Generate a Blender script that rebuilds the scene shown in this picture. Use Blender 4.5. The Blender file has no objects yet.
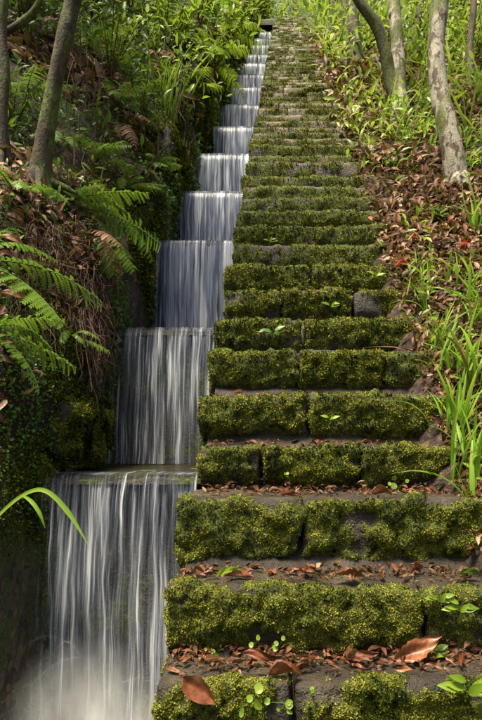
import bpy, math
import numpy as np
from mathutils import Vector, Matrix
from mathutils.bvhtree import BVHTree

SC = bpy.context.scene
COL = SC.collection
rng = np.random.default_rng(7)
R = math.radians

# ------------------------------------------------------------------ camera, sky, sun, exposure
F = 550.0                     # focal length in pixels of the 482x720 photograph
cam = bpy.data.cameras.new('camera')
cam.sensor_fit = 'VERTICAL'; cam.sensor_height = 24.0; cam.sensor_width = 16.07
cam.lens = 24.0 * F / 720.0
cam.shift_x = -44 / 720; cam.shift_y = 75 / 720
cam.clip_start = 0.05; cam.clip_end = 500
camo = bpy.data.objects.new('camera', cam); COL.objects.link(camo)
camo.location = (0, 0, 0); camo.rotation_euler = (R(90), 0, 0)
SC.camera = camo

SUN_EL, SUN_AZ = 68.0, 222.0   # azimuth measured from +Y clockwise
w = bpy.data.worlds.new('World'); SC.world = w; w.use_nodes = True
nt = w.node_tree
sky = nt.nodes.new('ShaderNodeTexSky'); sky.sky_type = 'NISHITA'; sky.sun_disc = False
sky.sun_elevation = R(SUN_EL); sky.sun_rotation = R(SUN_AZ); sky.air_density = 1.0; sky.dust_density = 6.0; sky.ozone_density = .3
bg = nt.nodes['Background']; bg.inputs['Strength'].default_value = 0.07
nt.links.new(sky.outputs[0], bg.inputs['Color'])
sun = bpy.data.lights.new('sun', 'SUN'); sun.energy = 4.5; sun.angle = R(16); sun.color = (1, .90, .68)
suno = bpy.data.objects.new('sun', sun); COL.objects.link(suno)
sd = Vector((math.sin(R(SUN_AZ)) * math.cos(R(SUN_EL)), math.cos(R(SUN_AZ)) * math.cos(R(SUN_EL)), math.sin(R(SUN_EL))))
suno.rotation_euler = sd.to_track_quat('Z', 'Y').to_euler()
SC.view_settings.view_transform = 'Standard'; SC.view_settings.look = 'None'
SC.view_settings.exposure = 1.25; SC.view_settings.gamma = 1
SC.cycles.transparent_max_bounces = 24
SC.cycles.max_bounces = 6; SC.cycles.volume_bounces = 2
SC.cycles.volume_step_rate = 2; SC.cycles.volume_max_steps = 64

# ------------------------------------------------------------------ helpers
def at(px, py, d):
    return Vector(((px - 285) / F * d, d, (435 - py) / F * d))
def line(Y):                    # height of the flight's slope line at depth Y
    return .86 * Y - 1.75

def _h(i, j, k):
    n = (i.astype(np.int64) * 374761393 + j.astype(np.int64) * 668265263 + k.astype(np.int64) * 2147483647) & 0xffffffff
    n = ((n ^ (n >> 13)) * 1274126177) & 0xffffffff
    n = ((n ^ (n >> 15)) * 2246822519) & 0xffffffff
    return (n ^ (n >> 16)) / 4294967295.0
def vn(p, s=1.0, o=0.0):
    p = np.asarray(p) * s + o + 100.37
    f0 = np.floor(p); f = p - f0; f = f * f * (3 - 2 * f); i = f0.astype(np.int64)
    x, y, z = i[..., 0], i[..., 1], i[..., 2]; fx, fy, fz = f[..., 0], f[..., 1], f[..., 2]
    c = lambda a, b, e: _h(x + a, y + b, z + e)
    l = lambda a, b, t: a + (b - a) * t
    return l(l(l(c(0,0,0), c(1,0,0), fx), l(c(0,1,0), c(1,1,0), fx), fy), l(l(c(0,0,1), c(1,0,1), fx), l(c(0,1,1), c(1,1,1), fx), fy), fz)
def fbm(p, s=1.0, o=0.0, n=4):
    t = 0; a = .5
    for k in range(n):
        t = t + a * vn(p, s * 2.03 ** k, o + 17.1 * k); a *= .5
    return t / (1 - .5 ** n)
def sstep(a, b, x):
    t = np.clip((x - a) / (b - a), 0, 1); return t * t * (3 - 2 * t)

def mk(name, V, faces, mats, attrs=None, smooth=True, midx=None):
    """faces: list of int arrays (n,3) or (n,4)"""
    me = bpy.data.meshes.new(name)
    V = np.ascontiguousarray(V, dtype=np.float32)
    faces = [np.asarray(f, dtype=np.int32) for f in faces if len(f)]
    me.vertices.add(len(V)); me.vertices.foreach_set('co', V.ravel())
    loops = np.concatenate([f.ravel() for f in faces]); tot = np.concatenate([np.full(len(f), f.shape[1], np.int32) for f in faces])
    start = np.concatenate([[0], np.cumsum(tot)[:-1]]).astype(np.int32)
    me.loops.add(len(loops)); me.loops.foreach_set('vertex_index', loops)
    me.polygons.add(len(tot)); me.polygons.foreach_set('loop_start', start); me.polygons.foreach_set('loop_total', tot)
    if smooth: me.polygons.foreach_set('use_smooth', np.ones(len(tot), bool))
    if midx is not None: me.polygons.foreach_set('material_index', np.asarray(midx, np.int32))
    for k, a in (attrs or {}).items():
        at_ = me.attributes.new(k, 'FLOAT', 'POINT'); at_.data.foreach_set('value', np.asarray(a, np.float32))
    for m in (mats if isinstance(mats, (list, tuple)) else [mats]): me.materials.append(m)
    me.update(calc_edges=True)
    return me
def ob(name, me, parent=None, loc=None, **kw):
    o = bpy.data.objects.new(name, me); COL.objects.link(o)
    if parent is not None: o.parent = parent
    if loc is not None: o.location = loc
    for k, v in kw.items(): o[k] = v
    return o
def empty(name, loc, **kw):
    o = ob(name, None, None, loc, **kw); o.empty_display_size = .1; return o

def grid_faces(nu, nv):
    i = np.arange(nu - 1)[:, None] * nv + np.arange(nv - 1)[None, :]
    i = i.ravel(); return np.stack([i, i + nv, i + nv + 1, i + 1], 1)
def tri(q):
    return np.concatenate([q[:, [0, 1, 2]], q[:, [0, 2, 3]]])
def surf_sample(V, T, n, weight=None, r=None):
    r = r or rng
    a, b, c = V[T[:, 0]], V[T[:, 1]], V[T[:, 2]]
    nn = np.cross(b - a, c - a); ar = np.linalg.norm(nn, axis=1)
    wgt = ar * (1 if weight is None else weight[T].mean(1))
    cum = np.cumsum(wgt)
    k = np.clip(np.searchsorted(cum, r.random(n) * cum[-1]), 0, len(T) - 1)
    u, v = r.random(n), r.random(n); fl = u + v > 1; u[fl] = 1 - u[fl]; v[fl] = 1 - v[fl]
    P = a[k] + (b - a)[k] * u[:, None] + (c - a)[k] * v[:, None]
    N = nn[k] / np.maximum(ar[k], 1e-12)[:, None]
    return P, N
def nrm(a): return a / np.maximum(np.linalg.norm(a, axis=-1, keepdims=True), 1e-9)
def frames(x, z):
    x = nrm(x); y = nrm(np.cross(z, x)); z = np.cross(x, y)
    return np.stack([x, y, z], 2)            # columns = axes
def scatter(tV, tF, M, S, P):
    """merge N transformed copies of a template"""
    n = len(P); t = len(tV)
    V = np.einsum('nij,tj->nti', M * np.asarray(S).reshape(-1, 1, 1), tV) + P[:, None, :]
    Fs = [(f[None] + (np.arange(n) * t)[:, None, None]).reshape(-1, f.shape[1]) for f in tF]
    return V.reshape(-1, 3), Fs
def merged(parts):
    V = []; F3 = []; F4 = []; o = 0; at_ = []
    for v, fs, a in parts:
        V.append(v); at_.append(a)
        for f in fs: (F3 if f.shape[1] == 3 else F4).append(f + o)
        o += len(v)
    out = []
    if F3: out.append(np.concatenate(F3))
    if F4: out.append(np.concatenate(F4))
    return np.concatenate(V), out, np.concatenate(at_)

# leaf templates (length 1 along +X, normal +Z)
def leaf_t(wd=.4, n=4, curl=.25, fold=.12, pt=1.0):
    V = []; 
    for i in range(n + 1):
        u = i / n; h = wd * .5 * (math.sin(math.pi * min(1, u * .93 + .05)) ** pt) * (1 - .25 * u); z = -curl * u * u
        V += [(u, -h, z + fold * h * 2), (u, 0, z), (u, h, z + fold * h * 2)]
    return np.array(V), [grid_faces(n + 1, 3)]
def small_t(wd=.6, bend=.2):
    V = np.array([(0, 0, 0), (.5, -wd / 2, bend * .5), (.5, wd / 2, bend * .5), (1, 0, -bend)]); return V, [np.array([[0, 1, 3], [0, 3, 2]])]
def round_t(n=8, cup=.12):
    V = [(0.5, 0, -cup)] + [(.5 + .5 * math.cos(a) * (.93 if i else .7), .5 * math.sin(a), cup * .3 * (i % 2)) for i, a in enumerate(np.linspace(math.pi, 3 * math.pi, n, endpoint=False))]
    V = np.array(V); return V, [np.array([[0, 1 + i, 1 + (i + 1) % n] for i in range(n)])]
def tube(pts, rad, sides=8, nz=0, seed=0, cap=True, sub=1):
    """tapered tube along pts, bark relief through noise; returns V,F"""
    pts = np.array(pts, float); rad = np.array(rad, float)
    if sub > 1:
        t = np.linspace(0, len(pts) - 1, (len(pts) - 1) * sub + 1); k = np.arange(len(pts))
        # Catmull-Rom
        ext = np.vstack([2 * pts[0] - pts[1], pts, 2 * pts[-1] - pts[-2]]); i = np.minimum(t.astype(int), len(pts) - 2); f = (t - i)[:, None]
        p0, p1, p2, p3 = ext[i], ext[i + 1], ext[i + 2], ext[i + 3]
        rad = np.interp(t, k, rad)
        pts = .5 * ((2 * p1) + (-p0 + p2) * f + (2 * p0 - 5 * p1 + 4 * p2 - p3) * f ** 2 + (-p0 + 3 * p1 - 3 * p2 + p3) * f ** 3)
    tg = nrm(np.gradient(pts, axis=0)); ref = np.array([0, 1, 0.]) if abs(tg[0][1]) < .9 else np.array([1., 0, 0])
    a = nrm(np.cross(tg, ref)); b = np.cross(tg, a)
    an = np.linspace(0, 2 * math.pi, sides, endpoint=False)
    V = pts[:, None] + (a[:, None] * np.cos(an)[None, :, None] + b[:, None] * np.sin(an)[None, :, None]) * rad[:, None, None]
    if nz:
        d = (V - pts[:, None]); q = V.reshape(-1, 3)
        s = 1 + nz * 2 * (fbm(q, .35 / max(rad), seed, 3) - .5) + nz * .8 * (fbm(q * np.array([1, 1, .4]), 1.6 / max(rad), seed + 5, 3) - .5)
        V = pts[:, None] + d * s.reshape(V.shape[:2])[..., None]
    n = len(pts); V = V.reshape(-1, 3)
    i = (np.arange(n - 1)[:, None] * sides); j = np.arange(sides); j2 = (j + 1) % sides
    Fq = np.stack([i + j, i + j2, i + sides + j2, i + sides + j], 2).reshape(-1, 4)
    Fs = [Fq]
    if cap:
        V = np.vstack([V, pts[-1]]); c = len(V) - 1; Fs.append(np.stack([(n - 1) * sides + j, (n - 1) * sides + j2, np.full(sides, c)], 1))
    return V, Fs
def ribbon(pts, wid, up=(0, -1, .3), fold=.25, sub=5):
    pts = np.array(pts, float); k = np.arange(len(pts)); t = np.linspace(0, len(pts) - 1, (len(pts) - 1) * sub + 1)
    ext = np.vstack([2 * pts[0] - pts[1], pts, 2 * pts[-1] - pts[-2]]); i = np.minimum(t.astype(int), len(pts) - 2); f = (t - i)[:, None]
    p0, p1, p2, p3 = ext[i], ext[i + 1], ext[i + 2], ext[i + 3]
    P = .5 * ((2 * p1) + (-p0 + p2) * f + (2 * p0 - 5 * p1 + 4 * p2 - p3) * f ** 2 + (-p0 + 3 * p1 - 3 * p2 + p3) * f ** 3)
    wd = np.interp(t, k, wid); tg = nrm(np.gradient(P, axis=0)); s = nrm(np.cross(tg, np.array(up, float))); n = np.cross(s, tg)
    V = np.stack([P - s * wd[:, None] / 2 + n * (fold * wd)[:, None], P, P + s * wd[:, None] / 2 + n * (fold * wd)[:, None]], 1).reshape(-1, 3)
    return V, [grid_faces(len(P), 3)]

# ------------------------------------------------------------------ materials
def newmat(name):
    m = bpy.data.materials.new(name); m.use_nodes = True; t = m.node_tree
    for n in list(t.nodes): t.nodes.remove(n)
    out = t.nodes.new('ShaderNodeOutputMaterial'); return m, t, out
class G:
    def __init__(s, t): s.t = t
    def n(s, typ, **kw):
        n = s.t.nodes.new('ShaderNode' + typ)
        for k, v in kw.items():
            if k.startswith('_'): setattr(n, k[1:], v)
            else:
                key = int(k[1:]) if k[0] == 'i' and k[1:].isdigit() else k.replace('__', ' ')
                if isinstance(v, bpy.types.NodeSocket): s.t.links.new(v, n.inputs[key])
                else: n.inputs[key].default_value = v
        return n
    def coord(s, scale=(1, 1, 1), src='Object'):
        tc = s.n('TexCoord'); return s.n('Mapping', Vector=tc.outputs[src], Scale=scale).outputs[0]
    def geo(s, scale=(1, 1, 1)):
        return s.n('Mapping', Vector=s.n('NewGeometry').outputs['Position'], Scale=scale).outputs[0]
    def noise(s, vec, scale, detail=4, rough=.55, dist=0):
        return s.n('TexNoise', Vector=vec, Scale=scale, Detail=detail, Roughness=rough, Distortion=dist).outputs['Fac']
    def ramp(s, f, stops, mode='LINEAR'):
        r = s.n('ValToRGB', Fac=f); cr = r.color_ramp; cr.interpolation = mode
        while len(cr.elements) > 1: cr.elements.remove(cr.elements[-1])
        cr.elements[0].position = stops[0][0]; cr.elements[0].color = col(stops[0][1])
        for p, c in stops[1:]: cr.elements.new(p).color = col(c)
        return r.outputs[0]
    def mix(s, f, a, b):
        m = s.n('Mix', _data_type='RGBA'); 
        for k, v in ((0, f), (6, a), (7, b)):
            if isinstance(v, bpy.types.NodeSocket): s.t.links.new(v, m.inputs[k])
            else: m.inputs[k].default_value = col(v) if k else v
        return m.outputs[2]
    def math(s, op, a, b=0.0, clamp=False):
        m = s.n('Math', _operation=op, _use_clamp=clamp, i0=a, i1=b); return m.outputs[0]
    def attr(s, name): return s.n('Attribute', _attribute_name=name).outputs['Fac']
    def bump(s, h, st=.5, d=.02): return s.n('Bump', Height=h, Strength=st, Distance=d).outputs[0]
def col(c):
    if isinstance(c, (int, float)): return (c, c, c, 1)
    return (*c, 1) if len(c) == 3 else c

def leaf_mat(name, stops, rough=.45, trans=.35, spec=.3, nscale=0, tc=.5):
    """foliage: the tint attribute picks the leaf's own colour"""
    m, t, out = newmat(name); g = G(t)
    f = g.attr('tint')
    if nscale: f = g.math('ADD', g.math('MULTIPLY', f, .75), g.math('MULTIPLY', g.noise(g.geo(), nscale, 2), .35), True)
    c = g.ramp(f, stops)
    p = g.n('BsdfPrincipled', Base__Color=c, Roughness=rough); p.inputs['Specular IOR Level'].default_value = spec
    tr = g.n('BsdfTranslucent', Color=g.mix(tc, c, g.mix(.5, c, (.35, .5, .04))))
    mx = g.n('MixShader', Fac=trans); t.links.new(p.outputs[0], mx.inputs[1]); t.links.new(tr.outputs[0], mx.inputs[2])
    t.links.new(mx.outputs[0], out.inputs[0]); return m

M = {}
M['moss'] = leaf_mat('moss', [(0, (.010, .014, .003)), (.25, (.048, .062, .008)), (.5, (.128, .140, .012)), (.8, (.222, .226, .024)), (1, (.26, .255, .04))], .8, .12, .04, 0, 0.0)
M['green'] = leaf_mat('leaf_green', [(0, (.02, .055, .008)), (.5, (.05, .13, .014)), (1, (.13, .26, .025))], .4, .35, .4)
M['bright'] = leaf_mat('leaf_bright', [(0, (.08, .15, .01)), (.5, (.18, .29, .02)), (1, (.34, .45, .05))], .4, .45, .35)
M['yellow'] = leaf_mat('leaf_yellow_green', [(0, (.12, .19, .02)), (.5, (.24, .34, .04)), (1, (.42, .46, .1))], .45, .5, .3)
M['fern'] = leaf_mat('fern_green', [(0, (.03, .07, .008)), (.5, (.08, .18, .014)), (1, (.20, .34, .03))], .45, .4, .3)
M['grass'] = leaf_mat('grass_blade', [(0, (.07, .17, .01)), (.5, (.19, .37, .025)), (1, (.36, .52, .07))], .4, .5, .3)
M['dead'] = leaf_mat('dead_leaf', [(0, (.018, .010, .007)), (.3, (.060, .028, .015)), (.6, (.14, .065, .034)), (.85, (.25, .14, .08)), (1, (.42, .31, .21))], .5, .15, .4)
M['rust'] = leaf_mat('rust_leaf', [(0, (.035, .010, .006)), (.4, (.12, .036, .014)), (.7, (.23, .085, .038)), (1, (.40, .24, .13))], .4, .1, .35, 90)
M['dead'] = leaf_mat('dead_leaf_mottled', [(0, (.014, .007, .005)), (.3, (.055, .022, .011)), (.6, (.15, .060, .028)), (.85, (.25, .13, .07)), (1, (.42, .31, .21))], .5, .15, .22, 60)
M['red'] = leaf_mat('red_petal', [(0, (.35, .015, .01)), (.5, (.6, .03, .02)), (1, (.7, .1, .09))], .5, .3, .3)
M['orange'] = leaf_mat('orange_leaf', [(0, (.5, .16, .01)), (1, (.65, .33, .03))], .5, .3, .3)

def stone_mat():
    m, t, out = newmat('mossy_stone'); g = G(t)
    P = g.geo(); moss = g.attr('moss'); dry = g.attr('dry')
    n1 = g.noise(P, 9, 6); n2 = g.noise(P, 55, 5, .65); n3 = g.noise(P, 160, 3)
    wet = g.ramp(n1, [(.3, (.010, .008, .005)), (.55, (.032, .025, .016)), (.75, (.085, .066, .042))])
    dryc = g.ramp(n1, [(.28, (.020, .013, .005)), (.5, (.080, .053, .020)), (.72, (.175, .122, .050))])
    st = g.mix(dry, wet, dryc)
    st = g.mix(g.math('MULTIPLY', g.math('MULTIPLY', g.ramp(n2, [(.55, 0), (.7, 1)]), g.math('SUBTRACT', 1.0, dry)), .12), st, (.13, .105, .07))
    mc = g.ramp(n2, [(.25, (.012, .017, .003)), (.45, (.045, .058, .006)), (.6, (.10, .115, .012)), (.8, (.19, .19, .03))])
    film = g.math('MULTIPLY', dry, g.math('MULTIPLY', g.math('SUBTRACT', g.noise(g.geo((.5, 1, 1.6)), 7, 4), .44), 3.2))
    f = g.math('MULTIPLY', g.math('ADD', g.math('ADD', moss, g.math('MULTIPLY', g.math('SUBTRACT', n2, .5), .9)), film), 1.0, True)
    f = g.ramp(f, [(.35, 0), (.55, 1)])
    c = g.mix(f, st, mc)
    rg = g.n('MapRange', Value=f); rg.inputs[3].default_value = .5; rg.inputs[4].default_value = .9
    p = g.n('BsdfPrincipled', Base__Color=c, Roughness=rg.outputs[0])
    h = g.math('ADD', g.math('MULTIPLY', n2, .7), g.math('MULTIPLY', n3, .4))
    t.links.new(g.bump(h, .9, .02), p.inputs['Normal'])
    t.links.new(p.outputs[0], out.inputs[0]); return m
M['stone'] = stone_mat()

def soil_mat():
    m, t, out = newmat('soil'); g = G(t); P = g.geo()
    moss = g.attr('moss'); n1 = g.noise(P, 5, 6); n2 = g.noise(P, 28, 5, .65); n3 = g.noise(P, 110, 3, .6)
    s = g.ramp(n2, [(.3, (.005, .003, .002)), (.5, (.018, .011, .007)), (.7, (.055, .033, .020))])
    v = g.n('TexVoronoi', Vector=P, Scale=38.0, Randomness=1.0)
    lf = g.ramp(g.n('SeparateColor', Color=v.outputs['Color']).outputs[0], [(0, (.02, .012, .008)), (.5, (.09, .05, .03)), (1, (.22, .14, .09))])
    s = g.mix(g.ramp(n1, [(.42, 0), (.55, .75)]), s, lf)
    mc = g.ramp(n3, [(.3, (.010, .016, .003)), (.5, (.04, .06, .006)), (.75, (.12, .15, .015))])
    f = g.ramp(g.math('ADD', moss, g.math('MULTIPLY', g.math('SUBTRACT', n2, .5), 1.0)), [(.4, 0), (.6, 1)])
    p = g.n('BsdfPrincipled', Base__Color=g.mix(f, s, mc), Roughness=.85)
    t.links.new(g.bump(g.math('ADD', n2, g.math('MULTIPLY', n3, .5)), 1.0, .04), p.inputs['Normal'])
    t.links.new(p.outputs[0], out.inputs[0]); return m
M['soil'] = soil_mat()

def bark_mat(name, base, lich, amount, moss=.0):
    m, t, out = newmat(name); g = G(t); P = g.geo((1, 1, .55))
    n2 = g.noise(g.geo((1, 1, .35)), 45, 5, .65); n1 = g.noise(P, 15, 6, .68, .5); n4 = g.noise(P, 5, 4)
    b = g.ramp(n2, [(.3, tuple(.35 * x for x in base)), (.5, base), (.72, tuple(min(1, 1.9 * x) for x in base))])
    c = g.mix(g.ramp(n1, [(1 - amount - .04, 0), (1 - amount + .02, .9)]), b, g.ramp(n2, [(.3, tuple(.6 * x for x in lich)), (.7, lich)]))
    mo = g.ramp(g.noise(P, 70, 4), [(.3, (.02, .03, .004)), (.7, (.14, .17, .02))])
    c = g.mix(g.ramp(n4, [(1 - moss - .06, 0), (1 - moss + .04, .95)]), c, mo)
    p = g.n('BsdfPrincipled', Base__Color=c, Roughness=.8)
    t.links.new(g.bump(g.math('ADD', n2, g.math('MULTIPLY', g.noise(P, 150, 3), .5)), .8, .012), p.inputs['Normal'])
    t.links.new(p.outputs[0], out.inputs[0]); return m
M['bark_pale'] = bark_mat('pale_lichen_bark', (.075, .052, .030), (.40, .37, .29), .51, .42)
M['bark_moss'] = bark_mat('mossy_bark', (.035, .022, .011), (.09, .07, .04), .44, .47)
M['bark_dark'] = bark_mat('dark_bark', (.05, .035, .022), (.12, .1, .07), .4, .4)
M['twig'] = bark_mat('twig_bark', (.10, .055, .032), (.2, .13, .08), .4, .2)

def water_mat(name, dens, sx=1.0, bright=.93):
    """falling water: silky strands of aerated water with clear gaps between them"""
    m, t, out = newmat(name); g = G(t)
    wu = g.attr('wu'); wv = g.attr('wv'); ws = g.attr('ws')
    vec = g.n('CombineXYZ', X=wu, Y=g.math('MULTIPLY', wv, .9), Z=ws).outputs[0]
    wob = g.math('SUBTRACT', g.noise(g.n('CombineXYZ', X=g.math('MULTIPLY', wu, 9.0), Y=g.math('MULTIPLY', wv, 3.2), Z=ws).outputs[0], 1, 2), .5)
    vec = g.n('CombineXYZ', X=g.math('ADD', wu, g.math('MULTIPLY', wob, .034)), Y=g.math('MULTIPLY', wv, 1.15), Z=ws).outputs[0]
    a = g.noise(g.n('Mapping', Vector=vec, Scale=(34 * sx, 1.0, 5)).outputs[0], 1, 3, .6)
    b = g.noise(g.n('Mapping', Vector=vec, Scale=(110 * sx, 1.6, 9)).outputs[0], 1, 3, .65)
    c = g.noise(g.n('Mapping', Vector=vec, Scale=(8 * sx, 1.2, 3)).outputs[0], 1, 2)
    s = g.math('ADD', g.math('ADD', g.math('MULTIPLY', a, .42), g.math('MULTIPLY', b, .32)), g.math('MULTIPLY', c, .30))
    top = g.n('MapRange', Value=wv); top.inputs[1].default_value = 0; top.inputs[2].default_value = .07; top.inputs[3].default_value = -.075; top.inputs[4].default_value = 0
    s = g.math('ADD', s, top.outputs[0])
    al = g.ramp(s, [(.48 - dens * .1, .02), (.555 - dens * .1, .17), (.655 - dens * .08, .92)])
    colr = g.ramp(s, [(.46, (.07, .09, .16)), (.55, (.36, .41, .53)), (.65, (bright, bright * 1.02, min(.95, bright * 1.08)))])
    p = g.n('BsdfPrincipled', Base__Color=colr, Roughness=.28); p.inputs['Specular IOR Level'].default_value = .55
    t.links.new(g.bump(s, .6, .02), p.inputs['Normal'])
    tl = g.n('BsdfTranslucent', Color=colr); mm = g.n('MixShader', Fac=.4); t.links.new(p.outputs[0], mm.inputs[1]); t.links.new(tl.outputs[0], mm.inputs[2])
    tr = g.n('BsdfTransparent'); mx = g.n('MixShader', Fac=al)
    t.links.new(tr.outputs[0], mx.inputs[1]); t.links.new(mm.outputs[0], mx.inputs[2]); t.links.new(mx.outputs[0], out.inputs[0]); return m
M['fall'] = water_mat('falling_water', .0)
M['fall_fine'] = water_mat('falling_water_fine', -.45, 1.7)
M['fall_far'] = water_mat('falling_water_dense', 1.1, .8, .92)

def pool_mat():
    m, t, out = newmat('pool_water'); g = G(t)
    n = g.noise(g.geo((1, 3, 1)), 14, 3)
    p = g.n('BsdfPrincipled', Base__Color=(.030, .024, .014, 1), Roughness=.22, Alpha=.5)
    p.inputs['IOR'].default_value = 1.33
    t.links.new(g.bump(n, .5, .02), p.inputs['Normal']); t.links.new(p.outputs[0], out.inputs[0]); return m
M['pool'] = pool_mat()
def foam_mat():
    m, t, out = newmat('foam'); g = G(t)
    n = g.noise(g.geo((1, .7, 1)), 24, 6, .7, .35); f = g.attr('tint')
    al = g.math('MULTIPLY', g.ramp(n, [(.34, .12), (.62, .9)]), f, True)
    p = g.n('BsdfPrincipled', Base__Color=(.74, .77, .82, 1), Roughness=.6)
    tr = g.n('BsdfTransparent'); mx = g.n('MixShader', Fac=al); t.links.new(tr.outputs[0], mx.inputs[1]); t.links.new(p.outputs[0], mx.inputs[2])
    t.links.new(mx.outputs[0], out.inputs[0]); return m
M['foam'] = foam_mat()

# ------------------------------------------------------------------ the bank on the left, the slope on the right
def rows(y0, y1, n):           # finer near the camera
    t = np.linspace(0, 1, n); a = math.log(y0 + 2.6); b = math.log(y1 + 2.6); return np.exp(a + (b - a) * t) - 2.6
Yl = rows(-1.2, 30, 300)
prof = np.array([(-.90, -1.75), (-.90, -1.2), (-.90, -.75), (-.905, -.35), (-.90, -.1), (-.93, .08), (-1.0, .26), (-1.10, .44), (-1.26, .62), (-1.55, .88), (-2.0, 1.35), (-2.8, 2.1), (-4.2, 3.1), (-8, 4.8), (-20, 7)])
s_ = np.concatenate([[0], np.cumsum(np.linalg.norm(np.diff(prof, axis=0), axis=1))])
st_ = np.concatenate([np.linspace(0, s_[8], 70), np.linspace(s_[8], s_[11], 50)[1:], np.linspace(s_[11], s_[-1], 24)[1:]])
px_ = np.interp(st_, s_, prof[:, 0]); pz_ = np.interp(st_, s_, prof[:, 1])
A, B = np.meshgrid(Yl, st_, indexing='ij')
X = np.interp(B, st_, px_); Z = np.interp(B, st_, pz_) + line(A)
bankV = np.stack([X, A, Z], 2).reshape(-1, 3)
nd = np.array([.75, -.35, .55])
amp = (.05 + .10 * sstep(.9, 2.2, B)).reshape(-1) * sstep(0, .4, B).reshape(-1)
hN = (fbm(bankV, 2.2, 3, 5) - .5) * 2.4
bankV = bankV + nd * (hN * amp)[:, None] + nd * ((fbm(bankV, 14, 9, 3) - .5) * .05)[:, None]
# keep the wall out of the channel
wallrow = B.reshape(-1) < s_[4]
bankV[wallrow, 0] = np.minimum(bankV[wallrow, 0], -.885)
bmoss = .15 + .9 * sstep(1.9, 1.2, B.reshape(-1)) * sstep(.35, .55, fbm(bankV, 2.5, 21, 3)) + .35 * sstep(.5, .65, fbm(bankV, 1.3, 40, 3)) + .3 * sstep(6, 11, bankV[:, 1])
bankF = grid_faces(len(Yl), len(st_))
ob('left_bank', mk('left_bank', bankV, [bankF], M['soil'], {'moss': bmoss}), kind='structure')
bankT = tri(bankF)

Yr = rows(-1.5, 30, 260); Xr = np.concatenate([np.linspace(.3, 3.2, 110), np.geomspace(3.25, 24, 34)])
A, B = np.meshgrid(Yr, Xr, indexing='ij')
def right_z(X, Y):
    return line(Y) - .10 + .10 * np.maximum(X - .67, 0) + .25 * np.maximum(X - 2.2, 0)
Z = right_z(B, A)
slopeV = np.stack([B, A, Z], 2).reshape(-1, 3)
slopeV[:, 2] += ((fbm(slopeV * [1, 1, 0], 1.6, 5, 5) - .5) * .28 + (fbm(slopeV * [1, 1, 0], 11, 15, 3) - .5) * .05) * sstep(.5, 1.0, slopeV[:, 0])
slopeV[:, 2] -= .25 * sstep(.66, .45, slopeV[:, 0])
slopeF = grid_faces(len(Yr), len(Xr))[:, ::-1]
smoss = .1 + .5 * sstep(.5, .65, fbm(slopeV, 1.1, 70, 3)) + .4 * sstep(7, 10, slopeV[:, 1])
ob('right_slope', mk('right_slope', slopeV, [slopeF], M['soil'], {'moss': smoss}), kind='structure')
slopeT = tri(slopeF)

# hill top beyond the flight and flat ground round everything
steps_top = line(17.7) - .12
def plain(name, x0, x1, y0, y1, z, n=30, amp=.6):
    A, B = np.meshgrid(np.linspace(x0, x1, n), np.linspace(y0, y1, n), indexing='ij')
    V = np.stack([A, B, np.full_like(A, z)], 2).reshape(-1, 3); V[:, 2] += (fbm(V, .15, 4, 3) - .5) * amp
    return ob(name, mk(name, V, [grid_faces(n, n)[:, ::-1]], M['soil'], {'moss': np.full(len(V), .7)}), kind='structure')
plain('hilltop_ground', -60, 60, 17.8, 160, steps_top, 40)
plain('ground', -200, 200, -200, 200, -3.3, 60, .3)

BANK = BVHTree.FromPolygons([Vector(v) for v in bankV], bankF.tolist())
SLOPE = BVHTree.FromPolygons([Vector(v) for v in slopeV], slopeF.tolist())
def hit(px, py, which=None, up=0.0):
    d = at(px, py, 1.0).normalized(); best = None
    for T in ([BANK, SLOPE] if which is None else [which]):
        h = T.ray_cast(Vector((0, 0, 0)), d)
        if h[0] is not None and (best is None or h[3] < best[3]): best = h
    return None if best is None else best[0]
def ground(X, Y):
    T = BANK if X < -.6 else SLOPE
    h = T.ray_cast(Vector((X, Y, 60)), Vector((0, 0, -1)))
    return h[0] if h[0] is not None else Vector((X, Y, line(Y)))

# ------------------------------------------------------------------ the stairway
steps = [(.93, -1.03), (1.16, -.83), (1.392, -.628), (1.571, -.437), (1.774, -.212), (2.08, -.046), (2.273, .165), (2.511, .384), (2.79, .589), (3.04, .80), (3.29, 1.012), (3.55, 1.226), (3.74, 1.42), (3.93, 1.60), (4.135, 1.78), (4.36, 1.97), (4.58, 2.15)]
while steps[-1][0] < 17.6:
    y, z = steps[-1]; dy = .222 + rng.uniform(-.02, .02); ny = y + dy
    steps.append((ny, line(ny) - .015 + rng.uniform(-.02, .02)))
splits = {2: [.02], 3: [.40], 4: [.05], 5: [-.09, .29], 6: [.10], 7: [.06, .46], 8: [.09], 9: [-.02, .38], 10: [.16], 11: [.05, .4], 12: [.2]}
stair = empty('stairway', (.17, 1.16, -.83), label='long steep flight of moss covered stone steps climbing beside the cascade', category='stairway')
off = -Vector(stair.location)

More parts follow.
